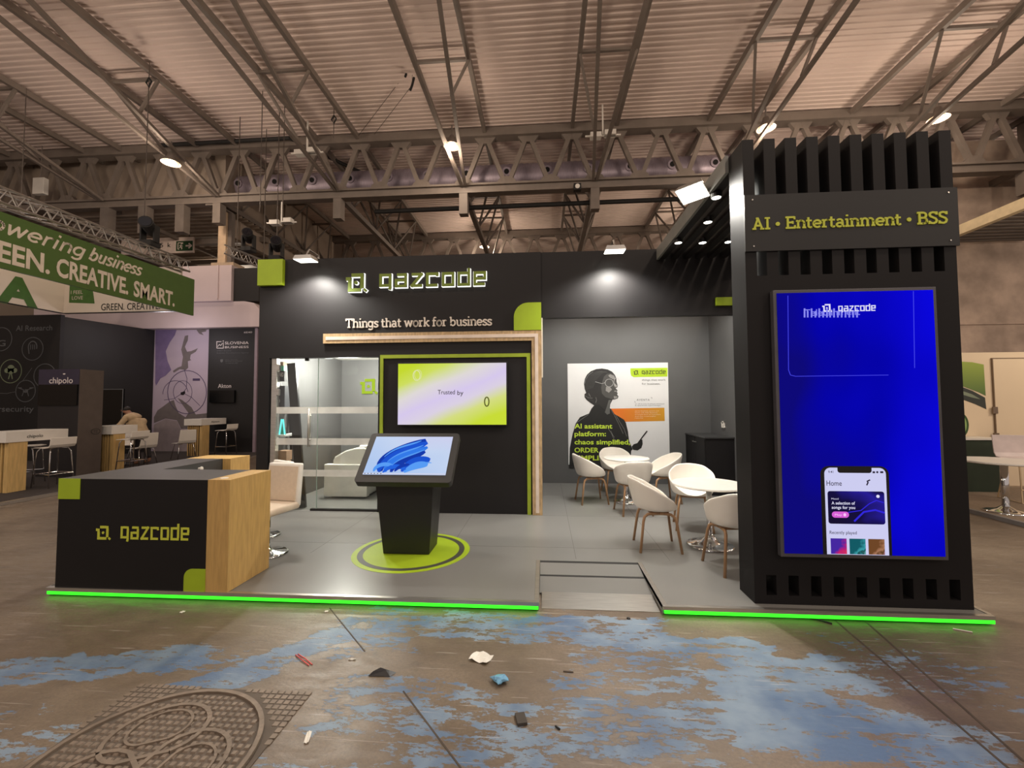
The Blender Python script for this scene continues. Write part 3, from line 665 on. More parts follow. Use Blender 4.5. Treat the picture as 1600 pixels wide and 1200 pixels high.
obj('housing', bx(-2.05, -.50, YB - .075, YB - .02, 1.285, 2.165), dark, tv, bevel=.004); obj('wall_bracket', bx(-1.6, -.9, YB - .02, YB, 1.5, 1.95), dark, tv)
tvs = RAMP_SCREEN('tv_picture', [(.10, (196, 216, 48)), (.22, (206, 222, 96)), (.36, (222, 216, 214)), (.50, (214, 200, 236)), (.60, (218, 208, 226)), (.72, (212, 220, 130)), (.88, (200, 220, 56))], (.42, 0, -.55), .10, 2, off=.52)
s_ = obj('screen', bx(-2.035, -.515, YB - .079, YB - .0751, 1.30, 2.15), tvs, tv)
FT = Fr((0, YB - .0792, 0))
inkm = M('screen_ink', (22, 24, 20), .6)
obj('screen_lettering', text(text(bmn(), 'Trusted', FT, .062, .24, .004, 0, .001, a=-1.47, b=1.72), 'by', FT, .062, .085, .004, 0, .001, a=-1.195, b=1.71), inkm, s_)
obj('screen_ring', stroke(stroke(bmn(), FT, ring(-1.77, 1.985, .05, .07), .012, 0, .001), FT, ring(-1.75, 1.995, .05, .07), .006, 0, .001), EM('pale_ring', (222, 226, 170)), s_, label='pale ring graphic')
obj('screen_ring', stroke(bmn(), FT, ring(-.785, 1.615, .03, .062), .017, 0, .001), M('olive_ring', (86, 96, 20), .4, emit=.2), s_, label='olive ring graphic')

# ------------------------------------------------------------------ screen tower and slatted canopy
TX0, TX1, TYB = 1.585, 3.13, 3.70
tw = thing('screen_tower', 'tall black slatted tower carrying a sign panel and a portrait screen', 'tower', (2.35, YT, DZ))
SW = (TX1 - TX0 - 9 * .075) / 10
slats = [(TX0 + k * (SW + .075), TX0 + k * (SW + .075) + SW) for k in range(10)]
obj('tower_body', bx(TX0, TX1, YT, TYB, .285, 2.585), black, tw)
for a, b_ in slats:
    obj('slat', bx(a, b_, YT, TYB, 2.585, 3.68), black, tw)
ft = bmn()
for a, b_ in slats: box(ft, a, b_, YT, TYB, .135, .285)
box(ft, TX0, TX1, YT, TYB, DZ, .135)
obj('slatted_foot', ft, black, tw)
obj('sign_panel', bx(TX0 - .002, TX1 + .015, YT - .014, YT - .0005, 2.775, 3.225), M('sign_black', (18, 17, 17), .5, var=.05), tw)
FS = Fr((0, YT - .014, 0))
gw = lambda t: sum(G[ch][0] for ch in t)
kx_, xx = 1.43 / gw('AI • Entertainment • BSS'), 1.635
for wd_ in ('AI', ' ', '•', ' ', 'Entertainment', ' ', '•', ' ', 'BSS'):
    if wd_ != ' ': obj('bullet' if wd_ == '•' else 'sign_word', slab(bmn(), wd_, FS, xx, 2.945, .094, kx_ * gw(wd_), .16, c1=.006), limetxt, tw)
    xx += kx_ * gw(wd_)
for x in (TX0 + .06, TX1 - .05):
    for z in (2.815, 3.185): obj('screw', tb([(x, YT - .014, z), (x, YT - .018, z)], .006, 8), alu, tw)
ds = thing('portrait_display', 'large portrait screen glowing blue with a phone picture on it', 'display', (2.35, YT - .02, .45))
obj('bezel', bx(1.76, 2.93, YT - .05, YT - .001, .44, 2.455), M('display_bezel', (92, 90, 94), .4, .4), ds, bevel=.004)
bl = RAMP_SCREEN('blue_picture', [(.30, (14, 10, 120)), (.45, (6, 4, 168)), (.62, (10, 6, 205)), (.85, (10, 8, 236))], (.38, 0, .12), .42, 2.2)
sc_ = obj('screen', bx(1.785, 2.905, YT - .054, YT - .0501, .468, 2.43), bl, ds)
YS = YT - .0545; FD = Fr((0, YS, 0))
def dpx(l): return onplane(YS, l)
wm = EM('screen_white', (228, 226, 250)); wm2 = EM('screen_bluewhite', (140, 140, 245))
a = dpx([(1285, 487), (1305, 471), (1308, 482), (1370, 474)])
q = bmn(); brand(q, FD, 0, 0, 0, a[2][0] + .012, a[2][1] - .02, .036, .265, 0, .001)
obj('screen_logo', q, wm, sc_); obj('screen_emblem', emblem(bmn(), FD, a[0][0], a[0][1] - .003, .062, 0, .001), wm, sc_)
ln = []
for k, (uu, vv) in enumerate([(1257, 489), (1262, 495), (1268, 489), (1274, 495), (1280, 490), (1286, 496), (1292, 495), (1297, 494), (1303, 494), (1309, 495), (1315, 495), (1321, 494), (1327, 494), (1333, 493), (1339, 492)]):
    pz = dpx([(uu, 496), (uu, 482 if k % 2 == 0 else 486)]); ln.append(pz)
q = bmn()
for pz in ln: stroke(q, FD, pz, .011, 0, .001)
text(q, 'Teletainment', FD, .05, .40, 0, 0, .001, a=ln[0][0][0], b=ln[0][0][1] + .012)
obj('screen_title', q, wm2, sc_)
q = bmn(); stroke(q, FD, dpx([(1231, 462), (1232, 578), (1235, 586), (1243, 588), (1388, 586)]), .004, 0, .001); stroke(q, FD, dpx([(1427, 455), (1429, 575)]), .004, 0, .001)
obj('screen_outline', q, EM('outline_blue', (70, 70, 235)), sc_)
q = dpx([(1286, 865), (1394, 866), (1390, 730), (1288, 728)])
px0, px1, pz0, pz1 = q[0][0], q[1][0], .469, q[3][1]
ph = obj('phone_picture', flat(bmn(), FD, rrect(px0, px1, pz0, pz1, .06, 6, (0, 0, 1, 1)), 0, .001), M('phone_black', (10, 10, 14), .5, emit=.1), sc_)
FD2 = Fr((0, YS - .0012, 0)); FD3 = Fr((0, YS - .0024, 0)); FD4 = Fr((0, YS - .0036, 0))
obj('phone_screen', flat(bmn(), FD2, rrect(px0 + .028, px1 - .022, pz0, pz1 - .012, .045, 6, (0, 0, 1, 1)), 0, .001), EM('phone_white', (205, 205, 240)), sc_)
pc = (px0 + px1) / 2
obj('phone_notch', flat(bmn(), FD3, rrect(pc - .12, pc + .12, pz1 - .05, pz1 - .010, .018, 4, (1, 1, 0, 0)), 0, .001), M('phone_black'), sc_)
q = bmn(); text(q, '9:41', FD3, .018, .036, .003, 0, .001, a=px0 + .055, b=pz1 - .052); text(q, 'Home', FD3, .038, .108, .004, 0, .001, a=px0 + .04, b=pz1 - .145)
text(q, 'Recently played', FD3, .024, .19, .004, 0, .001, a=px0 + .05, b=pz1 - .50)
flat(q, FD3, rrect(px1 - .062, px1 - .04, pz1 - .05, pz1 - .036, .003), 0, .001); flat(q, FD3, ell(px1 - .082, pz1 - .043, .008, .008, n=8), 0, .001); flat(q, FD3, rrect(px1 - .115, px1 - .098, pz1 - .051, pz1 - .037, .002), 0, .001)
stroke(q, FD3, [(px1 - .16, pz1 - .14), (px1 - .15, pz1 - .12), (px1 - .155, pz1 - .11), (px1 - .135, pz1 - .10)], .009, 0, .001)
obj('phone_lettering', q, M('phone_ink', (34, 30, 60), .5, emit=.4), sc_)
cx0, cx1, cz1, cz0 = px0 + .045, px1 - .04, pz1 - .185, pz1 - .425
card = RAMP_SCREEN('card_picture', [(.2, (24, 18, 46)), (.5, (22, 16, 62)), (.75, (40, 30, 150)), (.9, (24, 18, 60))], (.45, 0, .3), .3, 2.5)
obj('phone_card', flat(bmn(), FD3, rrect(cx0, cx1, cz0, cz1, .018), 0, .001), card, sc_)
q = bmn(); text(q, 'Mood', FD4, .012, .05, 0, 0, .001, a=cx0 + .025, b=cz1 - .062); text(q, 'A selection of', FD4, .022, .165, .012, 0, .001, a=cx0 + .025, b=cz1 - .098); text(q, 'songs for you', FD4, .022, .165, .012, 0, .001, a=cx0 + .025, b=cz1 - .13)
flat(q, FD4, ell(cx1 - .045, cz1 - .035, .012, .012, n=8), 0, .001)
obj('card_lettering', q, wm, sc_)
obj('card_button', flat(bmn(), FD4, rrect(cx0 + .025, cx0 + .145, cz0 + .045, cz0 + .09, .022), 0, .001), EM('pink_pill', (214, 96, 214)), sc_)
q = bmn(); text(q, 'Play', FD4, .014, .05, .004, 0, .002, a=cx0 + .045, b=cz0 + .06); flat(q, FD4, ell(cx0 + .115, cz0 + .067, .01, .012, n=8), 0, .002)
obj('button_lettering', q, EM('button_pale', (250, 200, 250)), sc_)
q = bmn(); stroke(q, FD4, [(cx0 + .14, cz0 + .085), (cx0 + .23, cz0 + .10), (cx0 + .29, cz0 + .15), (cx0 + .34, cz0 + .175), (cx0 + .39, cz0 + .16)], .006, 0, .001); stroke(q, FD4, [(cx0 + .18, cz0 + .02), (cx0 + .25, cz0 + .09), (cx0 + .33, cz0 + .105), (cx0 + .395, cz0 + .085)], .012, 0, .001)
obj('card_wave', q, EM('wave_blue', (50, 40, 220)), sc_)
for k, st in enumerate(([(.3, (70, 40, 160)), (.55, (190, 30, 110)), (.8, (220, 60, 80))], [(.3, (20, 90, 100)), (.5, (60, 160, 170)), (.62, (20, 70, 70)), (.8, (120, 200, 200))], [(.3, (110, 70, 40)), (.5, (170, 120, 90)), (.65, (90, 60, 34)), (.85, (220, 150, 160))])):
    xx = px0 + .055 + k * .132
    obj('cover_picture', flat(bmn(), FD3, [(xx, pz1 - .645), (xx + .112, pz1 - .645), (xx + .112, pz1 - .532), (xx, pz1 - .532)], 0, .001), RAMP_SCREEN('cover_%d' % k, st, (.5, 0, -.4), .5, 3), sc_)

cp = thing('slatted_canopy', 'black slatted canopy reaching from the screen tower back to the wall', 'canopy', (2.35, 4.8, 3.55))
for a, b_ in slats: obj('canopy_slat', bx(a, b_, TYB + .002, YB - .002, 3.555, 3.68), black, cp)
obj('side_fascia', bx(TX0 - .03, TX0 - .001, TYB - .0, YB - .002, 3.55, 3.70), M('grey_fascia', (112, 112, 108), .5), cp)
SPOT = [(1.62, 4.06, 'underneath the canopy front, nearest the floodlight'), (1.75, 4.62, 'second from the front in the canopy'), (1.62, 5.20, 'at the back of the canopy, beside its edge'), (1.91, 5.22, 'middle of the back three in the canopy'), (2.21, 5.22, 'at the back of the canopy, nearest the tower')]
for x, y, nm in SPOT:
    q = thing('canopy_spotlight', 'small round lit spotlight ' + nm, 'spotlight', (x, y, 3.5), 'spotlights in the slatted canopy')
    obj('spot_can', lt([(.0, .0), (.045, .0), (.05, -.005), (.05, -.05), (.042, -.05), (.04, -.035), (0, -.035)], (x, y, 3.553), 16), dark, q, smooth=False)
    obj('spot_lens', lt([(0, 0), (.039, 0), (.039, -.006), (0, -.008)], (x, y, 3.512), 16), EM('spot_lens', (255, 248, 232), 12), q)
    lamp('SPOT', 'spot_light', (x, y, 3.49), 26, COOL, .04, (x + .1, y + .15, 0), 100, .6)
def floodlight(p, aim, label, power, ang=150):
    p = Vector(p); aim = Vector(aim); q = thing('floodlight', label, 'floodlight', p, 'LED floodlights on arms')
    d = (aim - p).normalized(); s = d.cross(Vector((0, 0, 1))).normalized(); t = s.cross(d).normalized()
    P_ = lambda a, b, c: p + s * a + t * b + d * c
    obj('lamp_body', hexa(bmn(), [P_(-.11, -.08, -.06), P_(.11, -.08, -.06), P_(.11, .08, -.06), P_(-.11, .08, -.06)], [P_(-.135, -.10, 0), P_(.135, -.10, 0), P_(.135, .10, 0), P_(-.135, .10, 0)]), alu, q)
    obj('lamp_face', hexa(bmn(), [P_(-.125, -.09, .0), P_(.125, -.09, .0), P_(.125, .09, 0), P_(-.125, .09, 0)], [P_(-.125, -.09, .004), P_(.125, -.09, .004), P_(.125, .09, .004), P_(-.125, .09, .004)]), EM('flood_face', (255, 250, 235), 9), q)
    lamp('SPOT', 'flood_spot', p + d * .03, power, COOL, .09, aim, ang, .5)
    return q, P_
for x, nm in ((W(478, 405, y=YB - .3).x, 'lit floodlight on an arm by the lime square on the stand wall'), (.94, 'lit floodlight on an arm above the middle of the stand wall')):
    q, P_ = floodlight((x, YB - .30, 3.58), (x, YB - .18, 1.2), nm, 230, 145)
    obj('arm', tb([P_(0, 0, -.06), (x, YB - .22, 3.76), (x, YB + .03, 3.76), (x, YB + .03, TOPZ)], .012, 8), alu, q)
q, P_ = floodlight((1.42, 4.11, 3.58), (.35, 3.0, .2), 'lit floodlight clamped to the canopy edge beside the tower', 210)
obj('arm', tb([P_(0, 0, -.06), (1.52, 4.15, 3.66), (TX0 - .02, 4.15, 3.66)], .012, 8), alu, q)

# ================================================================== furniture on the stand
# reception counter
rc = thing('reception_counter', 'L-shaped black and oak reception counter with lime corners and a brand mark', 'counter', (-3.4, 3.36, DZ))
CX0, CX1, CY, CT = -4.09, -2.57, 3.362, .975
topm = M('counter_top_grey', (64, 61, 60), .5, var=.05)
obj('front_panel', bx(CX0, -2.76, CY, CY + .03, DZ + .003, CT - .004), black, rc)
obj('counter_top', bx(CX0, -2.76, CY, 3.89, CT - .004, CT), topm, rc)
obj('side_panel', bx(CX0, CX0 + .03, CY + .03, 4.65, DZ + .003, CT - .004), black, rc)
obj('oak_end', bx(-2.76, CX1, CY, 3.89, DZ + .003, CT + .001), oak, rc)
obj('rear_panel', bx(CX0 + .03, -2.76, 3.86, 3.89, .3, CT - .004), black, rc)
obj('return_wing', bx(CX0 + .03, -3.655, 3.89, 4.66, DZ + .003, CT - .004), M('wing_charcoal', (62, 62, 62), .5), rc)
obj('wing_top', bx(CX0, -3.655, 3.89, 4.66, CT - .004, CT), topm, rc)
obj('oak_end', bx(CX0, -3.56, 4.66, 4.98, DZ + .003, CT + .001), oak, rc)
FC = Fr((0, CY, 0))
obj('lime_corner', bx(CX0 - .002, -3.895, CY - .004, CY, .805, CT + .001), lime, rc)
obj('lime_corner', flat(bmn(), FC, rrect(-2.945, -2.76, DZ + .003, .255, .07, 6, (0, 0, 0, 1)), 0, .004), lime, rc)
q = bmn(); brand(q, FC, 0, 0, 0, -3.505, .49, .088, .60, 0, .003); obj('brand_lettering', q, limetxt, rc); obj('brand_emblem', emblem(bmn(), FC, -3.735, .472, .118, 0, .003), limetxt, rc)
for y in (4.12, 4.32):
    kb = lt([(0, 0), (.012, 0), (.012, .02), (.022, .026), (.022, .036), (0, .038)], n=12)
    bmesh.ops.transform(kb, matrix=Matrix.Translation((-3.655, y, .915)) @ Matrix.Rotation(PI / 2, 4, 'Y'), verts=kb.verts)
    obj('knob', kb, white, rc)
obj('reflection_disc', lt([(0, 0), (.03, 0), (.03, .004), (0, .005)], (-2.68, 3.44, CT + .001), 16), white, rc)  # white disc standing in for a round glossy reflection on the oak top

# swivel bar chairs behind it
def swivel(name, label, loc, rz):
    t = thing(name, label, 'chair', (0, 0, 0), 'white swivel chairs at the reception counter')
    obj('base', lt([(0, 0), (.19, 0), (.195, .008), (.17, .018), (.06, .03), (.03, .06), (.026, .10), (0, .10)]), chrome, t, smooth=True)
    obj('column', tb([(0, 0, .06), (0, 0, .40)], .026, 14), chrome, t, smooth=True)
    s = bx(-.21, .21, -.20, .20, .40, .47); bmesh.ops.bevel(s, geom=[e for e in s.edges], offset=.03, segments=3, profile=.6, affect='EDGES')
    obj('seat', s, beigefab, t, smooth=True)
    b = bmn(); hexa(b, [(-.21, -.21, .42), (.21, -.21, .42), (.21, -.15, .42), (-.21, -.15, .42)], [(-.20, -.26, .84), (.20, -.26, .84), (.20, -.205, .84), (-.20, -.205, .84)])
    bmesh.ops.bevel(b, geom=[e for e in b.edges], offset=.024, segments=3, profile=.6, affect='EDGES')
    obj('backrest', b, leather, t, smooth=True)
    b = bmn(); hexa(b, [(-.18, -.158, .48), (.18, -.158, .48), (.18, -.146, .48), (-.18, -.146, .48)], [(-.175, -.208, .81), (.175, -.208, .81), (.175, -.196, .81), (-.175, -.196, .81)])
    obj('back_pad', b, beigefab, t)
    return place(t, loc, rz)
swivel('swivel_chair', 'white and beige swivel chair just behind the oak end of the counter', (-2.83, 4.25, DZ), math.radians(170)).scale = (1.04, 1.04, 1.06)
swivel('swivel_chair', 'white swivel chair behind the counter, only the top of its back showing', (-3.27, 4.82, DZ), math.radians(150))

# touch kiosk on its lime floor disc
cx, cy = -1.375, 4.43
dk = bmn(); lathe(dk, [(0, .0015), (.595, .0015), (.595, 0)], (cx, cy, DZ + .0005), 64)
ck = obj('floor_disc', dk, lime); tag(ck, 'round lime floor sticker with a dark ring under the touch kiosk', 'floor sticker')
rg = bmn(); lathe(rg, [(.485, .002), (.485, .0028), (.54, .0028), (.54, .002)], (cx, cy, DZ + .0005), 64)
obj('ring', rg, M('ring_grey', (70, 70, 62), .5), ck)
ki = thing('touch_kiosk', 'black touch screen kiosk on a tapered pedestal over the lime disc', 'kiosk', (-1.4, 4.3, DZ + .003))
hb = [(-1.64, 4.315, DZ + .0035), (-1.165, 4.315, DZ + .0035), (-1.165, 4.64, DZ + .0035), (-1.64, 4.64, DZ + .0035)]
ht = [(-1.70, 4.235, .82), (-1.10, 4.235, .82), (-1.10, 4.66, .99), (-1.70, 4.66, .99)]
obj('pedestal', hexa(bmn(), hb, ht), M('kiosk_black', (30, 29, 29), .42, var=.05), ki, bevel=.006)
zb, zt, yb0, yt0 = .905, 1.245, 4.10, 4.44
FK = Fr((-1.36, yb0, zb), (1, 0, 0), (0, yt0 - yb0, zt - zb)); sl_ = math.hypot(yt0 - yb0, zt - zb)
hd = flat(bmn(), FK, rrect(-.475, .475, -.085, sl_ + .05, .035, 5), -.075, -.001)
obj('screen_housing', hd, M('kiosk_frame', (40, 39, 38), .5, var=.05), ki, bevel=.008)
ks = RAMP_SCREEN('kiosk_picture', [(.3, (176, 200, 238)), (.6, (196, 212, 240)), (.85, (206, 206, 236))], (.3, 0, .4), .3, 1.5)
RBS = lambda p: (p[0] * 1.16 - .03, p[1] * 1.18)
kscr = obj('screen', flat(bmn(), FK, [(-.41, 0), (.41, 0), (.41, sl_), (-.41, sl_)], 0, .002), ks, ki)
petal = [EM('petal_%d' % i, c) for i, c in enumerate(((30, 84, 208), (52, 122, 232), (22, 58, 170), (88, 156, 244), (38, 100, 222)))]
# a plain abstract fan of blue ribbons
def ribbon(p0, p1, p2, p3, w0, w1, n=14):
    L_, R_ = [], []
    for i in range(n + 1):
        t = i / n; s = 1 - t
        x = s ** 3 * p0[0] + 3 * s * s * t * p1[0] + 3 * s * t * t * p2[0] + t ** 3 * p3[0]
        y = s ** 3 * p0[1] + 3 * s * s * t * p1[1] + 3 * s * t * t * p2[1] + t ** 3 * p3[1]
        dx = 3 * s * s * (p1[0] - p0[0]) + 6 * s * t * (p2[0] - p1[0]) + 3 * t * t * (p3[0] - p2[0]); dy = 3 * s * s * (p1[1] - p0[1]) + 6 * s * t * (p2[1] - p1[1]) + 3 * t * t * (p3[1] - p2[1])
        l = math.hypot(dx, dy) or 1; w = (w0 + (w1 - w0) * t) * max(0, math.sin(PI * (.03 + .95 * t))) ** .45
        L_.append((x - dy / l * w, y + dx / l * w)); R_.append((x + dy / l * w, y - dx / l * w))
    return L_, R_
def ribbon_bm(fr, a, c0):
    bm = bmn(); L_, R_ = ribbon(*a); lv = [bm.verts.new(fr.p(x, y, c0)) for x, y in L_]; rv = [bm.verts.new(fr.p(x, y, c0)) for x, y in R_]
    for i in range(len(lv) - 1): bm.faces.new((lv[i], rv[i], rv[i + 1], lv[i + 1]))
    return bm
RB = [((-.18, .03), (-.26, .17), (-.05, .26), (.14, .37), .05, .060, 2), ((-.20, .03), (-.20, .20), (.02, .26), (.16, .34), .035, .052, 0), ((-.14, .025), (-.17, .17), (.04, .20), (.17, .29), .034, .045, 1),
      ((-.09, .025), (-.09, .14), (.06, .17), (.16, .24), .03, .04, 2), ((.00, .03), (.03, .13), (.12, .16), (.22, .15), .03, .055, 0), ((.02, .025), (.08, .09), (.14, .11), (.21, .10), .03, .045, 3),
      ((-.24, .03), (-.25, .09), (-.16, .14), (-.07, .07), .02, .022, 3), ((-.16, .02), (-.12, .09), (-.05, .10), (.03, .05), .02, .026, 4), ((-.19, .18), (-.12, .30), (.02, .31), (.10, .36), .008, .012, 3),
      ((-.15, .13), (-.08, .24), (.04, .25), (.13, .31), .006, .010, 3), ((-.10, .09), (-.05, .18), (.06, .20), (.15, .26), .006, .009, 3), ((.05, .05), (.10, .11), (.16, .13), (.24, .12), .006, .009, 3), ((-.06, .03), (-.04, .08), (.0, .10), (.05, .10), .018, .02, 2)]
for i, (a, b_, c_, d_, w0, w1, mi) in enumerate(RB):
    obj('ribbon_graphic', ribbon_bm(FK, (RBS(a), RBS(b_), RBS(c_), RBS(d_), w0 * 1.15, w1 * 1.15), .0024 + i * .0003), petal[mi], kscr)
obj('task_bar', flat(bmn(), FK, [(-.41, 0), (.41, 0), (.41, .016), (-.41, .016)], .006, .0065), EM('bar_pale', (206, 210, 232)), kscr)
q = bmn()
for k in range(6): flat(q, FK, rrect(-.395 + k * .032, -.383 + k * .032, .004, .013, .002), .0068, .0072)
obj('task_icons', q, inkm, kscr)

# shell armchairs
def shell_chair(label, loc, rz):
    """seat faces local +y"""
    t = thing('shell_chair', label, 'chair', (0, 0, 0), 'white shell armchairs around the cafe tables')
    bm = bmn(); N_ = 32
    def rim(th):      # th: 0 = back, pi = front
        a = abs((th + PI) % (2 * PI) - PI) / PI
        pts = [(0, .745), (.18, .735), (.36, .672), (.52, .60), (.66, .545), (.78, .48), (.88, .435), (1, .425)]
        for (a0, h0), (a1, h1) in zip(pts, pts[1:]):
            if a <= a1: f = (a - a0) / (a1 - a0); f = f * f * (3 - 2 * f) * .4 + f * .6; return h0 + (h1 - h0) * f
        return .425
    rings = []
    for s in (.0, .35, .68, .88, 1.0):       # seat pan
        rings.append([(s * .205 * math.sin(2 * PI * k / N_), -s * .195 * math.cos(2 * PI * k / N_) + .0, .405 + .015 * s ** 3) for k in range(N_)])
    for f in (.06, .18, .40, .65, .85, 1.0):  # wall
        R_ = []
        for k in range(N_):
            th = 2 * PI * k / N_; h = .42 + f * (rim(th) - .42); g = min(1, .10 + (h - .42) / .30)
            fl_ = max(0, math.cos(th))       # back leans outwards
            rx = .205 + .07 * (g ** .6) * (1 if h > .44 else .6); ry = .195 + (.045 + .05 * fl_) * (g ** .7)
            R_.append((rx * math.sin(th), -ry * math.cos(th), h))
        rings.append(R_)
    vr = []
    for i, R_ in enumerate(rings):
        vr.append([bm.verts.new(R_[0])] if i == 0 else [bm.verts.new(p) for p in R_])
    for A, B in zip(vr, vr[1:]):
        for k in range(N_):
            q2 = (k + 1) % N_
            if len(A) == 1: bm.faces.new((A[0], B[k], B[q2]))
            else: bm.faces.new((A[k], B[k], B[q2], A[q2]))
    obj('shell', bm, white, t, smooth=True, solid=.014, subsurf=1)
    for sx in (-1, 1):
        for sy in (-1, 1):
            l = bmn(); tube(l, [(sx * .205, sy * .205, 0), (sx * .168, sy * .165, .30), (sx * .158, sy * .150, .352), (sx * .146, sy * .115, .376), (sx * .140, sy * .06, .382), (sx * .138, 0, .383)], .0135, 10, .0155)
            obj('leg', l, beech, t, smooth=True)
    obj('under_frame', br((-.138, .075, .388), (.138, .075, .388), .03, .022), beech, t)
    obj('under_frame', br((-.138, -.075, .388), (.138, -.075, .388), .03, .022), beech, t)
    return place(t, loc, rz)
R_ = math.radians
shell_chair('white shell chair with its back to the black wall, left of the rear cafe table', (.72, 6.74, DZ), R_(-80))
shell_chair('white shell chair in front of the rear cafe table, its back to the viewer', (1.22, 6.13, DZ), R_(8))
shell_chair('white shell chair behind the rear cafe table, against the poster', (1.20, 7.42, DZ), R_(184))
shell_chair('white shell chair right of the rear cafe table, facing left', (1.82, 6.84, DZ), R_(97))
shell_chair('large white shell chair nearest the ramp, left of the front cafe table', (1.18, 4.71, DZ), R_(-92))
shell_chair('white shell chair behind the front cafe table, facing the viewer', (1.80, 5.45, DZ), R_(168))
shell_chair('white shell chair half hidden by the tower, nearest of the shell chairs', (1.74, 4.15, DZ), R_(6))
def cafe_table(label, loc, top, r, base):
    t = thing('cafe_table', label, 'table', (0, 0, 0), 'round white cafe tables')
    obj('tabletop', lt([(0, top - .022), (r - .012, top - .022), (r, top - .012), (r - .004, top), (0, top)], n=48), whitelam, t)
    c = tb([(0, 0, .1), (0, 0, top - .03)], .030, 18); obj('column', c, chrome, t, smooth=True)
    obj('base', lt([(0, .005), (base, 0), (base + .006, .006), (base - .01, .016), (base * .75, .022), (base * .40, .045), (base * .24, .085), (.034, .12), (0, .12)], n=40), chrome, t, smooth=True)
    obj('top_plate', lt([(0, top - .034), (.12, top - .034), (.12, top - .0225), (0, top - .0225)], n=20), alu, t)
    return place(t, loc)
cafe_table('round white cafe table by the poster, farther of the two', (1.26, 6.78, DZ), .675, .345, .20)
cafe_table('round white cafe table beside the tower, nearer of the two', (1.76, 4.80, DZ), .655, .375, .235)

# black sideboard and wall emblem in the corner of the alcove
sb = thing('sideboard', 'black sideboard in the corner of the meeting alcove', 'sideboard', (2.86, 7.8, DZ))
obj('body', bx(2.64, WR - .035, 7.29, YA - .005, DZ, 1.0), black, sb)
obj('worktop', bx(2.625, WR - .035, 7.275, YA - .005, 1.0, 1.022), M('sideboard_top', (58, 58, 58), .4), sb)
obj('door_panel', bx(2.632, 2.64, 7.31, 7.77, DZ + .05, .985), black, sb); obj('door_panel', bx(2.632, 2.64, 7.785, 8.25, DZ + .05, .985), black, sb)
for y in (7.72, 7.83): obj('handle', bx(2.615, 2.632, y - .03, y + .03, .90, .915), alu, sb)
FW = Fr((WR - .031, 7.7, 1.15), (0, -1, 0)); q = bmn(); emblem(q, FW, -.06, -.0, .12, 0, .02)
tag(obj('wall_emblem', q, white), 'small white emblem on the wall above the black sideboard', 'emblem')

# poster in the alcove
po = thing('wall_poster', 'large white poster of a woman in glasses looking up, with lime and orange blocks', 'poster', (1.39, YA, 1.4))
ZX = lambda l: onplane(YA - .012, [(870 + x / 6.665, 550 + y / 6.665) for x, y in l])
YP = YA - .012; px0_, px1_ = .455, 2.335
obj('board', bx(px0_, px1_, YP, YA - .001, .42, 2.345), M('poster_white', (226, 226, 226), .5, var=.01), po)
def art(name, pts, mat, k, lab=None):
    return obj(name, flat(bmn(), Fr((0, YP - k * .0012, 0)), ZX(pts), 0, .001), mat, po, label=lab)
ink = M('poster_ink', (28, 28, 27), .6); inkg = M('poster_grey', (92, 92, 90), .6); pale_ = M('poster_pale', (200, 200, 198), .6); limep = M('poster_lime', (176, 208, 36), .5); limet = M('poster_lime_text', (204, 232, 70), .5)
og = bpy.data.materials.new('poster_orange'); og.use_nodes = True; nt = og.node_tree; tc = nt.nodes.new('ShaderNodeTexCoord'); sx_ = nt.nodes.new('ShaderNodeSeparateXYZ'); cr = nt.nodes.new('ShaderNodeValToRGB')
nt.links.new(tc.outputs['Generated'], sx_.inputs[0]); nt.links.new(sx_.outputs[0], cr.inputs[0]); nt.links.new(cr.outputs[0], nt.nodes['Principled BSDF'].inputs[0])
cr.color_ramp.elements[0].color = lin((226, 112, 36)); cr.color_ramp.elements[1].color = lin((206, 150, 40))
art('orange_block', [(555, 590), (1120, 580), (1124, 718), (600, 728)], og, 1)
body = [(395, 548), (360, 590), (335, 640), (240, 680), (195, 745), (165, 850), (135, 1000), (130, 1205), (760, 1205), (775, 1030), (790, 1010), (765, 960), (748, 900), (742, 830), (720, 740), (700, 705), (640, 668), (600, 645), (572, 600), (552, 585), (548, 560), (560, 515), (580, 495), (500, 470), (430, 500)]
art('figure_coat', body, ink, 2)
head = [(440, 545), (395, 560), (350, 530), (310, 500), (288, 470), (288, 440), (305, 425), (290, 385), (283, 330), (292, 280), (315, 235), (355, 200), (410, 178), (470, 172), (530, 182), (575, 205), (605, 240), (620, 275), (622, 310), (634, 352), (630, 368), (612, 376), (632, 400), (624, 416), (634, 428), (628, 444), (642, 462), (634, 484), (600, 495), (580, 497), (556, 545), (552, 592), (500, 600)]
art('figure_head', head, M('poster_dark', (40, 39, 38), .6), 3)
art('figure_face', [(560, 222), (600, 240), (617, 275), (619, 312), (631, 352), (626, 367), (611, 376), (629, 402), (621, 416), (631, 430), (625, 446), (638, 464), (628, 484), (598, 493), (560, 488), (505, 470), (470, 432), (462, 370), (474, 305), (492, 255), (522, 228)], M('poster_face', (76, 75, 73), .6), 4)
for hl in ([(556, 232), (596, 246), (611, 282), (585, 284), (552, 266), (535, 245)], [(598, 325), (614, 335), (628, 356), (622, 365), (604, 366), (594, 345)], [(512, 362), (556, 366), (574, 392), (542, 424), (508, 404)], [(592, 458), (632, 464), (624, 480), (596, 488)], [(600, 402), (626, 403), (618, 414), (596, 412)]):
    art('face_highlight', hl, M('poster_highlight', (148, 146, 143), .6), 5)
q = bmn(); frh = Fr((0, YP - .0058, 0))
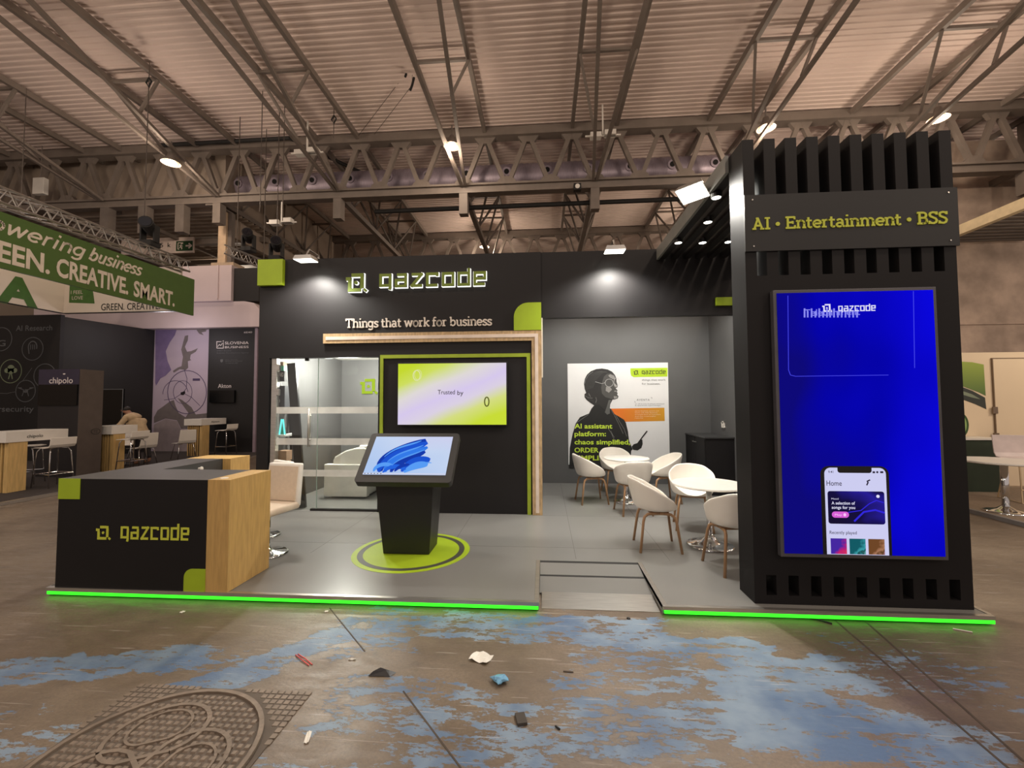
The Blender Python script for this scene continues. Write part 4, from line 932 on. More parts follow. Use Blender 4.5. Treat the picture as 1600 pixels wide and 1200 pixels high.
for k in range(7):
    o_ = k * 22
    stroke(q, frh, ZX([(300 + o_ * .55, 400 - o_ * .2), (302 + o_ * .8, 320 - o_ * .25), (340 + o_ * .9, 250 - o_ * .15), (400 + o_ * .8, 210 - o_ * .05), (470 + o_ * .45, 200 + o_ * .12)]), .0035, 0, .001)
for k in range(3): stroke(q, frh, ZX([(305 + 18 * k, 440 - 4 * k), (318 + 18 * k, 478), (350 + 16 * k, 510 + 4 * k)]), .0035, 0, .001)
obj('figure_hair_strands', q, M('poster_strand', (84, 83, 81), .6), po)
q = bmn(); fr = Fr((0, YP - .006, 0))
for e in (ring(545, 322, 42, 40), ring(622, 312, 28, 42)): stroke(q, fr, ZX(e), .006, 0, .001)
stroke(q, fr, ZX([(505, 318), (470, 330), (400, 310)]), .006, 0, .001)
obj('figure_glasses', q, pale_, po)
art('figure_neck', [(540, 500), (566, 500), (552, 548), (552, 640), (524, 652), (500, 628), (520, 570)], inkg, 4)
q = bmn()
for l in ([(565, 600), (600, 660), (640, 740), (690, 850)], [(610, 650), (650, 720), (700, 800), (728, 880)], [(530, 790), (570, 850), (590, 900), (610, 920)], [(560, 820), (585, 870), (600, 890)], [(292, 455), (330, 478), (372, 480)], [(405, 470), (414, 500), (404, 530)], [(290, 330), (300, 290), (330, 240), (380, 205)], [(330, 430), (350, 468)], [(165, 850), (200, 740), (330, 650)], [(748, 880), (752, 930), (780, 985)]):
    stroke(q, fr, ZX(l), .0045, 0, .001)
obj('figure_highlights', q, M('poster_mid', (150, 150, 148), .6), po)
art('figure_hand', [(780, 985), (800, 960), (850, 945), (870, 915), (890, 910), (893, 960), (880, 1000), (840, 1025), (795, 1018)], ink, 4)
q = bmn(); stroke(q, fr, ZX([(840, 955), (895, 880), (940, 822)]), .022, 0, .001); obj('figure_phone', q, ink, po)
art('logo_block', [(766, 170), (1152, 164), (1152, 256), (800, 262), (776, 248), (768, 220)], limep, 1)
fr2 = Fr((0, YP - .0035, 0)); a = ZX([(800, 238), (885, 228), (1132, 226), (820, 515), (885, 300), (885, 340), (815, 545), (815, 562), (812, 618)])
q = bmn(); brand(q, fr2, 0, 0, 0, a[1][0] + .005, a[1][1], .055, a[2][0] - a[1][0], 0, .001); obj('brand_lettering', q, ink, po); obj('brand_emblem', emblem(bmn(), fr2, a[0][0], a[0][1], .085, 0, .001), ink, po)
q = bmn(); text(q, 'things that work', fr2, .034, .44, 0, 0, .001, a=a[4][0], b=a[4][1]); text(q, 'for business,', fr2, .034, .34, 0, 0, .001, a=a[5][0], b=a[5][1])
text(q, 'AVENTA', fr2, .036, .24, .003, 0, .001, a=a[3][0] + .02, b=a[3][1] + .012, spacing=1.2); text(q, 'an all-in-one business assistant', fr2, .018, .54, 0, 0, .001, a=a[6][0], b=a[6][1]); text(q, '& operations supermanager', fr2, .018, .48, 0, 0, .001, a=a[7][0], b=a[7][1])
stroke(q, fr2, ZX([(812, 510), (812, 524), (822, 524)]), .005, 0, .001); stroke(q, fr2, ZX([(978, 474), (990, 474), (990, 488)]), .005, 0, .001)
obj('small_print', q, inkg, po)
q = bmn()
for k, wd_ in enumerate((.44, .42, .47, .38, .15)): text(q, ('assists business owners and', 'teams with daily decisions,', 'so people focus on customers', 'and fast meaningful', 'results')[k], fr2, .016, wd_, 0, 0, .001, a=a[8][0], b=a[8][1] - k * .033)
obj('block_print', q, M('print_cream', (240, 220, 190), .5), po)
q = bmn(); fr3 = Fr((0, YP - .008, 0))
for s_t, yy, wpx in (('AI assistant', 795, 393), ('platform:', 875, 328), ('chaos simplified,', 960, 580), ('ORDER', 1044, 252), ('SIMPLIFIED', 1125, 440)):
    p = ZX([(184, yy), (184 + wpx, yy)]); text(q, s_t, fr3, .088, p[1][0] - p[0][0], .022, 0, .001, a=p[0][0], b=p[0][1])
obj('headline', q, limet, po)
# lamps over the alcove
for x in (.75, 2.2):
    q = thing('track_spotlight', 'spotlight on the hidden side of the header, washing the alcove wall, ' + ('over the poster' if x < 1 else 'over the sideboard'), 'spotlight', (x, YB + .35, 3.6), 'alcove spotlights')
    obj('spot_can', tb([(x, YB + .2, 3.66), (x, YB + .42, 3.58)], .06, 16), dark, q)
    obj('bracket', tb([(x, YB + .12, 3.66), (x, YB + .25, 3.66)], .015, 8), dark, q)
    lamp('SPOT', 'alcove_light', (x, YB + .45, 3.57), 170, COOL, .05, (x, YA - .75, .4), 130, .5)

# office behind the glass
so = thing('armchair', 'boxy white leather armchair behind the glass front of the office', 'armchair', (-3.2, 7.2, DZ))
def soft(x0, x1, y0, y1, z0, z1, r=.05):
    b = bx(x0, x1, y0, y1, z0, z1); bmesh.ops.bevel(b, geom=[e for e in b.edges], offset=r, segments=4, profile=.6, affect='EDGES'); return b
obj('seat_base', soft(-3.50, -2.9, 7.02, 7.8, DZ + .03, .40, .02), leather, so, smooth=True)
obj('seat_cushion', soft(-3.53, -3.02, 7.03, 7.76, .38, .54, .05), leather, so, smooth=True)
for y in (6.80, 7.78):
    fa = Fr((-3.53, y, DZ)); L2 = [(.66, .03), (.66, .78), (.60, .81), (.45, .80), (.30, .76), (.19, .70), (.12, .66), (.09, .60), (.09, .03)]
    b = flat(bmn(), Fr((-3.53, y + .24, DZ)), L2, 0, .24)
    obj('armrest', b, leather, so, bevel=.03)
    b2 = bx(-3.555, -2.84, y - .06, y + .06, DZ + .03, .615); obj('arm_panel', b2, leather, so, bevel=.012)
obj('backrest', soft(-3.02, -2.86, 6.82, 8.0, DZ + .03, .92, .05), leather, so, smooth=True)
obj('plinth', bx(-3.48, -2.9, 6.85, 7.95, DZ, DZ + .03), rubber, so)
q = bmn(); emblem(q, Fr((0, YA - .001, 0)), -3.63, 1.78, .31, 0, .03)
tag(obj('wall_emblem', q, EM('emblem_lime', (196, 226, 40), .9)), 'bright lime emblem on the back wall of the glazed office', 'emblem')
ol = thing('ceiling_lamp', 'round white ceiling lamp inside the glazed office', 'lamp', (-3.72, 7.1, 2.46))
obj('shade', lt([(0, -.09), (.10, -.08), (.17, -.045), (.19, -.01), (.19, 0), (0, 0)], (-3.72, 7.1, 2.459), 24), EM('office_lamp', (255, 252, 240), 4), ol, smooth=True)
lamp('POINT', 'office_light', (-3.3, 7.0, 2.2), 190, COOL, .15)
# leaning shelf with goods
sh = thing('leaning_shelf', 'leaning black display shelf just inside the glass door of the office', 'shelf', (-3.8, 6.2, DZ))
YS1 = 6.12
pT = W(451, 567, y=YS1); pB = W(467, 772, y=YS1)
obj('upright', br((pB.x + .05, YS1, DZ + .004), (pT.x + .05, YS1, 2.2), .13, .04), dark, sh)
obj('upright', br((pB.x - .30, 6.5, DZ + .004), (pT.x - .24, 6.5, 2.2), .04, .04), dark, sh)
SZ = [W(437, v, y=YS1).z - .001 for v in (637, 679, 729)]
for z in SZ: obj('shelf_board', bx(-3.95, pT.x - .03 + (1.5 - z) * .07, YS1 - .05, 6.48, z - .025, z), M('pale_board', (200, 200, 196), .5), sh)
SHG = 'goods on the leaning shelf'
def good(name, px, mat, lab, cat, dep=.1, fn=None):
    a, b_ = W(px[0], px[2], y=YS1), W(px[1], px[3], y=YS1)
    o = fn(a, b_) if fn else obj(name, bx(a.x, b_.x, YS1 - .04, YS1 + dep, b_.z, a.z), mat)
    return tag(o, lab, cat, SHG)
kraft = M('kraft_paper', (170, 136, 108), .7, var=.15); mint = M('mint_card', (96, 196, 160), .5); charc = M('charcoal_card', (50, 52, 60), .6)
bp_ = M('banner_black', (34, 34, 38), .6)
def ad(a, b_):
    t = thing('advert_board', 'dark advert board with white lettering at the top of the leaning shelf', 'advert board', (a.x, YS1, b_.z))
    obj('board', bx(a.x, b_.x, YS1 - .05, YS1 + .02, b_.z, a.z), bp_, t)
    obj('lettering', text(bmn(), 'STANDARD', Fr((0, YS1 - .05, 0)), .06, (b_.x - a.x) * .8, .01, 0, .002, a=a.x + .03, b=b_.z + .07), white, t); return t
good('', (427, 447, 580, 596), None, 'dark advert board with white lettering near the top of the leaning shelf', 'advert board', fn=ad)
good('mint_box', (427, 446, 572, 581), mint, 'mint green box lying on the dark advert board of the leaning shelf', 'box')
good('cardboard_box', (427, 445, 566, 572.5), kraft, 'topmost brown cardboard box on the leaning shelf', 'box')
def bagf(a, b_):
    t = thing('gift_bag', 'dark gift bag with a lime corner and a white disc on the leaning shelf', 'bag', (a.x, YS1, b_.z))
    obj('bag_body', bx(a.x, b_.x, YS1 - .04, YS1 + .1, b_.z, a.z), charc, t)
    obj('lime_patch', flat(bmn(), Fr((0, YS1 - .04, 0)), [(a.x, a.z - .02), (a.x + .07, a.z - .02), (a.x + .05, a.z - .10), (a.x, a.z - .11)], 0, .003), lime, t)
    cx_ = (a.x + b_.x) / 2 - .02; obj('white_disc', flat(bmn(), Fr((0, YS1 - .04, 0)), ell(cx_, b_.z + .10, .05, .055), 0, .004), white, t)
    obj('handle', tb([(cx_ - .05, YS1, a.z), (cx_ - .03, YS1, a.z + .05), (cx_ + .03, YS1, a.z + .05), (cx_ + .05, YS1, a.z)], .006, 6), white, t); return t
good('', (427, 447, 603, 637), None, '', 'bag', fn=bagf)['label'] = 'dark gift bag with a lime corner and a white disc on the leaning shelf'
def lampf(k):
    def f(a, b_):
        t = thing('glowing_tube', ('left' if k == 0 else 'right') + ' one of two glowing turquoise A-shaped tubes on the leaning shelf', 'light', (a.x, YS1, b_.z))
        obj('tube_light', tb([(a.x, YS1, b_.z), ((a.x + b_.x) / 2 - .01, YS1, a.z), ((a.x + b_.x) / 2 + .01, YS1, a.z), (b_.x, YS1, b_.z)], .012, 6), EM('turquoise_tube', (110, 240, 235), 1.4), t)
        obj('back_card', flat(bmn(), Fr((0, YS1 + .03, 0)), [(a.x, b_.z), (b_.x, b_.z), ((a.x + b_.x) / 2, a.z)], 0, .004), M('green_card', (20, 120, 90), .5), t); return t
    return f
good('', (427, 434, 655, 679), None, 'left one of two glowing turquoise tubes on the leaning shelf', 'light', fn=lampf(0))
good('', (437, 445, 655, 679), None, 'right one of two glowing turquoise tubes on the leaning shelf', 'light', fn=lampf(1))
a = W(426, 725, y=YS1); b_ = W(458, 718, y=YS1)
tag(obj('paper_roll', tb([(a.x, YS1, SZ[2] + .047), (b_.x - .06, YS1 + .03, SZ[2] + .047)], .045, 14), kraft, smooth=True), 'brown roll of paper lying low on the leaning shelf', 'paper roll', SHG)
good('brown_bundle', (434, 450, 704, 719), kraft, 'crumpled brown bundle above the paper roll on the leaning shelf', 'bundle')
good('mint_pack', (426, 433, 708, 719), mint, 'little mint green pack beside the brown bundle on the leaning shelf', 'pack')

# ================================================================== the exhibit on the left
PZ = .05
obj_ = obj('floor_pavilion', bx(-24, -8.62, 4.6, 13.3, .004, PZ), carpet, kind='structure')
tag(obj('edge_strip', bx(-8.62, -8.57, 4.6, 13.3, .003, PZ + .004), alu), 'pale metal edge strip along the dark carpet of the left exhibit', 'edge strip')
wallk = M('exhibit_black', (26, 24, 24), .6, var=.06)
aw = thing('exhibit_wall', 'dark exhibit wall with faint round icons behind the bar stools at the far left', 'wall', (-16, 10.9, PZ))
obj('front_face', bx(-21, -13.42, 10.9, 11.0, PZ, 4.11), wallk, aw); obj('side_face', hexa(bmn(), [(-13.54, 11.0, PZ), (-13.42, 11.0, PZ), (-12.93, 13.29, PZ), (-13.06, 13.29, PZ)], [(-13.54, 11.0, 4.06), (-13.42, 11.0, 4.06), (-12.93, 13.29, 4.06), (-13.06, 13.29, 4.06)]), wallk, aw)
FA = Fr((0, 10.899, 0)); faint = M('faint_print', (96, 98, 100), .6); faintg = M('faint_green', (124, 136, 108), .6)
def apx(l): return onplane(10.899, l)
q = bmn(); p = apx([(25, 517), (82, 513), (0, 649), (53, 643), (1, 538), (9, 538)])
text(q, 'AI Research', FA, .15, p[1][0] - p[0][0], .012, 0, .004, a=p[0][0], b=p[0][1]); text(q, 'Cybersecurity', FA, .15, 1.75, .012, 0, .004, 'R', a=p[3][0], b=p[3][1]); text(q, 'IoG', FA, .17, .55, .012, 0, .004, 'R', a=p[5][0], b=p[5][1] - .05)
obj('wall_lettering', q, faint, aw)
def icon(u, v, r, kind):
    c_ = apx([(u, v)])[0]; q = bmn(); stroke(q, FA, ring(c_[0], c_[1], r, r, n=28), .022, 0, .003)
    if kind == 'tree':
        for dx, dy, rr in ((-.11, .02, .09), (.11, .02, .09), (0, .09, .11), (0, .0, .1)): flat(q, FA, ell(c_[0] + dx, c_[1] + dy, rr, rr * .8, n=12), 0, .003)
        stroke(q, FA, [(c_[0], c_[1]), (c_[0] - .06, c_[1] - .22)], .03, 0, .003); stroke(q, FA, [(c_[0], c_[1]), (c_[0] + .06, c_[1] - .22)], .03, 0, .003)
    elif kind == 'drone':
        flat(q, FA, ell(c_[0], c_[1], .08, .05, n=12), 0, .003); stroke(q, FA, [(c_[0] - .2, c_[1] + .08), (c_[0], c_[1] + .02), (c_[0] + .2, c_[1] + .08)], .02, 0, .003)
        for s in (-1, 1): stroke(q, FA, [(c_[0] + s * .12, c_[1] + .09), (c_[0] + s * .24, c_[1] + .09)], .022, 0, .003); stroke(q, FA, [(c_[0] + s * .05, c_[1]), (c_[0] + s * .1, c_[1] - .14)], .02, 0, .003)
    elif kind == 'face':
        stroke(q, FA, ell(c_[0], c_[1] + .05, .13, .16, -20, 200, 14) + [(c_[0] - .1, c_[1] - .14)], .03, 0, .003)
        for k in range(3): stroke(q, FA, [(c_[0] - .06 + k * .06, c_[1] + .12), (c_[0] - .06 + k * .06, c_[1] - .02)], .02, 0, .003)
    obj('round_icon', q, faintg if kind == 'tree' else faint, aw)
icon(51, 545, .32, 'face'); icon(17, 580, .33, 'tree'); icon(40, 611, .30, 'drone'); icon(70, 587, .33, 'ring'); icon(2, 530, .33, 'ring')
q = bmn(); stroke(q, FA, apx([(-6, 614), (10, 615), (25, 612)]), .012, 0, .003); stroke(q, FA, apx([(35, 596), (50, 575)]), .012, 0, .003); obj('icon_links', q, faint, aw)
# map wall
mw = thing('map_wall', 'pale lilac wall printed with a map of Europe and thin arcs', 'wall', (-12, 13.3, PZ))
obj('map_board', bx(-12.98, -10.98, 13.3, 13.4, PZ, 4.06), M('map_lilac', (184, 170, 186), .6, var=.08, scale=.5), mw)
def mp_(l): return onplane(13.298, [(200 + x / 4.443, 490 + y / 4.443) for x, y in l])
FM = Fr((0, 13.298, 0)); sea = M('map_sea', (122, 106, 146), .6); seag = M('map_grey', (112, 104, 104), .6); landp = M('map_land', (150, 138, 140), .6); mline = M('map_line', (78, 64, 100), .6)
obj('sea_area', flat(bmn(), FM, mp_([(191, 112), (338, 112), (325, 150), (290, 200), (262, 260), (275, 330), (300, 390), (262, 430), (225, 450), (195, 500), (189, 480)]), 0, .003), sea, mw)
obj('sea_area', flat(bmn(), FM, mp_([(395, 155), (418, 150), (415, 185), (395, 230), (410, 265), (440, 260), (485, 240), (470, 265), (435, 285), (430, 315), (440, 322), (415, 330), (418, 375), (400, 392), (360, 385), (318, 410), (312, 398), (345, 375), (372, 365), (382, 300), (370, 250)]), 0, .003), seag, mw)
obj('sea_area', flat(bmn(), FM, mp_([(470, 105), (545, 112), (540, 125), (510, 130), (525, 150), (495, 140)]), 0, .003), seag, mw)
obj('sea_area', flat(bmn(), FM, mp_([(180, 720), (205, 672), (250, 640), (290, 610), (318, 600), (330, 640), (352, 690), (400, 720), (420, 690), (355, 600), (345, 585), (375, 600), (440, 650), (470, 700), (560, 690), (572, 730), (440, 740), (430, 800), (370, 800), (340, 740), (260, 728), (180, 760)]), 0, .003), seag, mw)
obj('land_area', flat(bmn(), FM, mp_([(180, 770), (260, 732), (340, 745), (368, 805), (430, 805), (445, 745), (572, 738), (575, 978), (176, 978)]), 0, .002), landp, mw)
q = bmn(); stroke(q, FM, mp_(ring(410, 545, 135, 150, n=30)), .02, 0, .004); stroke(q, FM, mp_(ell(330, 560, 88, 95, 180, 350, 16)), .014, 0, .004); stroke(q, FM, mp_(ring(380, 545, 65, 80, n=24)), .012, 0, .004)
stroke(q, FM, mp_([(380, 550), (405, 520), (410, 450), (390, 385)]), .014, 0, .004); stroke(q, FM, mp_([(380, 550), (440, 580), (500, 640)]), .012, 0, .004); stroke(q, FM, mp_([(380, 550), (320, 590), (250, 600)]), .012, 0, .004)
obj('map_arcs', q, mline, mw)
obj('map_home', flat(bmn(), FM, mp_([(366, 548), (395, 538), (398, 552), (385, 566), (368, 564)]), 0, .006), M('map_black', (30, 26, 30)), mw)
q = bmn(); p = mp_([(450, 466), (500, 450)]); box(q, p[0][0], p[1][0], 13.292, 13.298, p[0][1], p[1][1]); obj('map_label', q, mline, mw)
# black info panel
ip = thing('info_panel', 'tall black info panel with white lettering between the map and the stand', 'panel', (-10.1, 13.2, PZ))
obj('panel_board', bx(-10.94, -9.33, 13.2, 13.3, PZ, 4.06), wallk, ip); obj('edge_profile', bx(-9.33, -9.24, 13.16, 13.3, PZ, 4.06), M('lilac_edge', (150, 134, 146), .5), ip); obj('side_return', bx(-9.24, -9.05, 13.22, 13.3, PZ, 4.06), wallk, ip)
FI = Fr((0, 13.199, 0))
def ipx(l): return onplane(13.199, [(200 + x / 4.443, 490 + y / 4.443) for x, y in l])
p = ipx([(805, 136), (862, 136), (673, 214), (838, 214), (673, 241), (838, 241), (617, 262), (617, 278), (838, 278), (625, 516), (716, 516), (676, 334), (797, 334), (676, 347), (766, 347)])
wtx = M('panel_white', (214, 206, 206), .5)
for t_s, hh, k0, bo in (('6E40', .055, 0, .005), ('SLOVENIA', .09, 2, .008), ('BUSINESS', .07, 4, .008), ('Akton', .13, 9, .008)):
    obj('lettering', text(bmn(), t_s, FI, hh, p[k0 + 1][0] - p[k0][0], bo, 0, .004, a=p[k0][0], b=p[k0][1]), wtx, ip)
q = bmn()
fr = ipx([(617, 240), (662, 240), (662, 200), (617, 195), (662, 186)])
stroke(q, FI, [fr[0], fr[1], fr[2]], .022, 0, .004, False); stroke(q, FI, [(fr[1][0] - .07, fr[3][1]), fr[3], fr[0]], .022, 0, .004, False)
stroke(q, FI, ipx([(622, 230), (635, 214), (644, 222), (656, 206)]), .02, 0, .004); flat(q, FI, ipx([(655, 190), (666, 186), (664, 196)]), 0, .004)
obj('panel_emblem', q, wtx, ip)
q = bmn(); text(q, 'SPIRIT Slovenia', FI, .035, .50, 0, 0, .004, a=p[6][0], b=p[6][1]); text(q, 'Business Development Agency', FI, .04, p[8][0] - p[7][0], 0, 0, .004, a=p[7][0], b=p[7][1])
text(q, 'REPUBLIC OF SLOVENIA', FI, .025, .42, 0, 0, .004, a=p[11][0], b=p[11][1] + .045); text(q, 'MINISTRY OF ECONOMY', FI, .03, p[12][0] - p[11][0], .01, 0, .004, a=p[11][0], b=p[11][1] - .005); text(q, 'TOURISM AND SPORT', FI, .03, p[14][0] - p[13][0], .01, 0, .004, a=p[13][0], b=p[13][1] - .005)
a = ipx([(651, 328)])[0]; flat(q, FI, [(a[0] - .045, a[1] + .05), (a[0] - .045, a[1] - .02), (a[0], a[1] - .06), (a[0] + .045, a[1] - .02), (a[0] + .045, a[1] + .05)], 0, .004)
obj('small_lettering', q, faint, ip)
a, b_ = W(330, 610, y=13.19), W(368, 629, y=13.19)
tag(obj('monitor', bx(a.x, b_.x, 13.12, 13.19, b_.z, a.z), M('monitor_black', (10, 10, 11), .2)), 'switched-off black monitor on the tall black info panel', 'monitor')
# white fascia
fs = thing('white_fascia', 'white fabric fascia over the map wall, stepping up to a box', 'fascia', (-11, 13.1, 4.1))
fab = M('fascia_fabric', (206, 190, 192), .8, var=.05, scale=1)
q = flat(bmn(), Fr((0, 13.0, 0)), [(-17, 4.07), (-9.08, 4.07), (-9.08, 4.62), (-9.28, 4.84), (-9.6, 4.90), (-17, 4.90)], -.25, 0); obj('fascia_band', q, fab, fs)
obj('fascia_box', bx(-13.0, -9.98, 12.9, 13.2, 4.905, 6.06), fab, fs); obj('box_corner', bx(-10.45, -10.4, 12.86, 12.9, 4.95, 6.06), fab, fs); obj('dark_box', bx(-9.97, -9.12, 13.0, 13.3, 4.9, 5.98), wallk, fs)
# hanging white box banner
wb = thing('white_banner', 'white hanging box banner with green letters, behind the green banner', 'banner', (-12, 11.6, 4.3))
wf = M('banner_white', (206, 194, 178), .8, var=.04, scale=.8)
obj('front_sheet', bx(-13.35, -9.9, 10.9, 10.96, 4.15, 5.35), wf, wb)
obj('left_sheet', bx(-13.41, -13.35, 6.5, 10.96, 4.15, 5.35), wf, wb)
obj('bottom_seam', bx(-13.35, -9.9, 10.895, 10.965, 4.13, 4.15), dark, wb); obj('bottom_seam', bx(-13.415, -13.34, 6.5, 10.89, 4.13, 4.15), dark, wb)
FB = Fr((0, 10.899, 0)); FL = Fr((-13.349, 10.96, 0), (0, 1, 0)); gsign = M('sign_green', (58, 96, 34), .6)
a, b_ = W(158, 485, y=10.899), W(245, 482, y=10.899)
obj('banner_lettering', text(bmn(), 'GREEN. CREATIVE.', FB, .19, b_.x - a.x + .1, .006, 0, .004, a=a.x, b=a.z), M('print_black', (36, 34, 30)), wb)
z0_ = W(0, 475, x=-13.349)
obj('banner_lettering', text(bmn(), 'SLOVENIA', FL, .66, None, .05, 0, .004, 'R', a=W(60, 480, x=-13.349).y - 10.96, b=W(60, 481, x=-13.349).z, sx=1.15), gsign, wb)
a = W(108, 473, y=10.899); b_ = W(148, 473, y=10.899); t_ = W(108, 440, y=10.899)
obj('green_tag', flat(bmn(), FB, [(a.x, a.z), (b_.x, a.z - .04), (b_.x - .12, t_.z), (a.x, t_.z)], 0, .004), gsign, wb)
obj('tag_lettering', text(text(bmn(), 'I FEEL', Fr((0, 10.894, 0)), .1, .36, 0, 0, .004, a=a.x + .05, b=a.z + .24), 'LOVE', Fr((0, 10.894, 0)), .1, .33, 0, 0, .004, a=a.x + .09, b=a.z + .08), wf, wb)
# green hanging banner
BX = -9.3
g0, g1 = W(304, 437, x=BX), W(304, 493, x=BX)
gb = thing('green_banner', 'green hanging banner with white slogan above the left exhibit', 'banner', (BX, 8, 4))
obj('banner_sheet', bx(BX - .05, BX, 4.6, g0.y, g1.z - .01, g0.z), M('banner_green', (78, 106, 46), .7, var=.05), gb)
FG = Fr((BX + .001, 0, 0), (0, 1, 0)); creamw = M('banner_cream', (226, 214, 196), .7)
def gpx(u, v): p = W(u, v, x=BX); return p.y, p.z
for wd_, u0, u1 in (('GREEN.', None, 76), ('CREATIVE.', 87, 200), ('SMART.', 209, 273)):
    bz = gpx(240, 470)[1] - .0; y1 = gpx(u1, 460)[0]; y0 = gpx(u0, 440)[0] if u0 else y1 - 1.33
    obj('slogan_word', text(bmn(), wd_, FG, .345, y1 - y0, .03, 0, .004, a=y0, b=bz), creamw, gb)
for wd_, u0, u1 in (('empowering', None, 129), ('business', 136, 219)):
    bz = gpx(219, 431)[1]; y1 = gpx(u1, 420)[0]; y0 = gpx(u0, 410)[0] if u0 else y1 - 2.35
    obj('script_word', slab(bmn(), wd_, FG, y0, bz, .29, y1 - y0, .14, serif=False, shear=.38), creamw, gb)
# overhead truss carrying it
lt_ = thing('lighting_truss', 'thin aluminium lighting truss carrying the green banner', 'truss', (BX, 8, 5.2))
zz = g0.z + .12
for dx, dz in ((-.12, 0), (.12, 0), (-.12, .26), (.12, .26)): obj('truss_chord', tb([(BX + dx, 4.6, zz + dz), (BX + dx, g0.y - .3, zz + dz)], .024, 8), alu, lt_)
n = 22; dy = (g0.y - .3 - 4.6) / n
for i in range(n):
    y = 4.6 + i * dy
    l = bmn()
    for dx in (-.12, .12): tube(l, [(BX + dx, y, zz), (BX + dx, y + dy / 2, zz + .26), (BX + dx, y + dy, zz)], .012, 6)
    tube(l, [(BX - .12, y, zz), (BX + .12, y + dy, zz)], .012, 6); tube(l, [(BX - .12, y, zz + .26), (BX + .12, y + dy, zz + .26)], .012, 6)
    obj('truss_lacing', l, alu, lt_)
def stage_light(p, label, s=1):
    p = Vector(p); t = thing('stage_light', label, 'stage light', p)
    obj('base_box', bx(p.x - .16, p.x + .16, p.y - .14, p.y + .14, p.z, p.z + .13), rubber, t, bevel=.01)
    obj('yoke', bx(p.x - .19, p.x - .15, p.y - .07, p.y + .07, p.z + .1, p.z + .5), rubber, t); obj('yoke', bx(p.x + .15, p.x + .19, p.y - .07, p.y + .07, p.z + .1, p.z + .5), rubber, t)
    obj('lamp_head', tb([p + Vector((-.08, .16, .42)), p + Vector((.0, 0, .45)), p + Vector((.14, -.26, .50))], .12, 14, .145), rubber, t)
    obj('lens', tb([p + Vector((.14, -.26, .50)), p + Vector((.145, -.27, .502))], .12, 14), M('lens_dark', (30, 30, 36), .1), t)
    return t
pp = W(233, 393, x=BX); stage_light((BX, pp.y, zz + .28), 'black moving stage light standing on the banner truss')
t2 = thing('lighting_truss', 'short lighting truss high to the left of the lime wall square', 'truss', (-8.7, 12, 5.9))
a, b_ = W(355, 398, y=11.6), W(425, 425, y=12.6)
for dx in (-.12, .12):
    for dz in (0, .25): obj('truss_chord', tb([a + Vector((0, dx, dz)), b_ + Vector((0, dx, dz))], .022, 8), alu, t2)
for i in range(5):
    s0, s1 = a.lerp(b_, i / 5), a.lerp(b_, (i + 1) / 5); l = bmn(); m_ = (s0 + s1) / 2
    for dx in (-.12, .12): tube(l, [s0 + Vector((0, dx, 0)), m_ + Vector((0, dx, .25)), s1 + Vector((0, dx, 0))], .012, 6)
    obj('truss_lacing', l, alu, t2)
stage_light(a.lerp(b_, .45) + Vector((0, 0, .33)), 'black stage light on the short truss left of the lime wall square')
stage_light(W(432, 408, y=11.5) + Vector((0, 0, .0)), 'small dark lamp behind the top edge of the lime wall square')
for (p, z0) in ((a.lerp(b_, .2), .25), (a.lerp(b_, .8), .25)): obj('hanger', tb([p + Vector((0, 0, z0)), (p.x, p.y, ROOFZ + .03)], .012, 6), wr, t2)
p = W(432, 408, y=11.5); sl3 = [o for o in bpy.data.objects if o.name.startswith('stage_light') and o.parent is None][-1]
obj('hanger', tb([(p.x, p.y, p.z + .5), (p.x, p.y, ROOFZ + .03)], .012, 6), wr, sl3)
# exit sign
es = thing('exit_sign', 'hanging pale sign board with a green running man and arrow', 'sign', (-14.4, 15, 7.6))
a, b_ = W(190, 374, y=15), W(302, 394.5, y=15)
for xx in (a.x + .2, b_.x - .2): obj('hanger', tb([(xx, 15.03, a.z), (xx, 15.03, 8.06)], .012, 6), wr, es)
obj('sign_board', bx(a.x, b_.x, 15, 15.06, b_.z, a.z), M('sign_pale', (226, 208, 196), .5), es)
FE = Fr((0, 14.999, 0)); a, b_ = W(275.5, 377, y=15), W(301, 391.5, y=15)
obj('green_field', flat(bmn(), FE, [(a.x, b_.z), (b_.x, b_.z), (b_.x, a.z), (a.x, a.z)], 0, .004), M('exit_green', (34, 70, 34), .5), es)
FE2 = Fr((0, 14.994, 0)); q = bmn(); w_, h_ = b_.x - a.x, a.z - b_.z; P_ = lambda l: [(a.x + x * w_, b_.z + y * h_) for x, y in l]
stroke(q, FE2, P_([(.58, .5), (.9, .5)]), .06, 0, .004); stroke(q, FE2, P_([(.76, .75), (.92, .5), (.76, .25)]), .055, 0, .004)
stroke(q, FE2, P_([(.12, .82), (.40, .82), (.40, .7)]), .03, 0, .004); stroke(q, FE2, P_([(.12, .82), (.12, .18), (.2, .18)]), .03, 0, .004)
flat(q, FE2, ell(a.x + .33 * w_, b_.z + .72 * h_, .03, .03, n=8), 0, .004); stroke(q, FE2, P_([(.31, .6), (.28, .42), (.36, .3), (.34, .16)]), .035, 0, .004); stroke(q, FE2, P_([(.28, .42), (.2, .3)]), .03, 0, .004); stroke(q, FE2, P_([(.2, .55), (.3, .56), (.4, .46)]), .025, 0, .004)
obj('pictogram', q, M('sign_pale'), es)
p = W(238, 385, y=15); obj('sign_lettering', text(bmn(), 'A15  k', FE, .17, .75, .01, 0, .004, a=p.x, b=p.z - .05), M('print_black'), es)

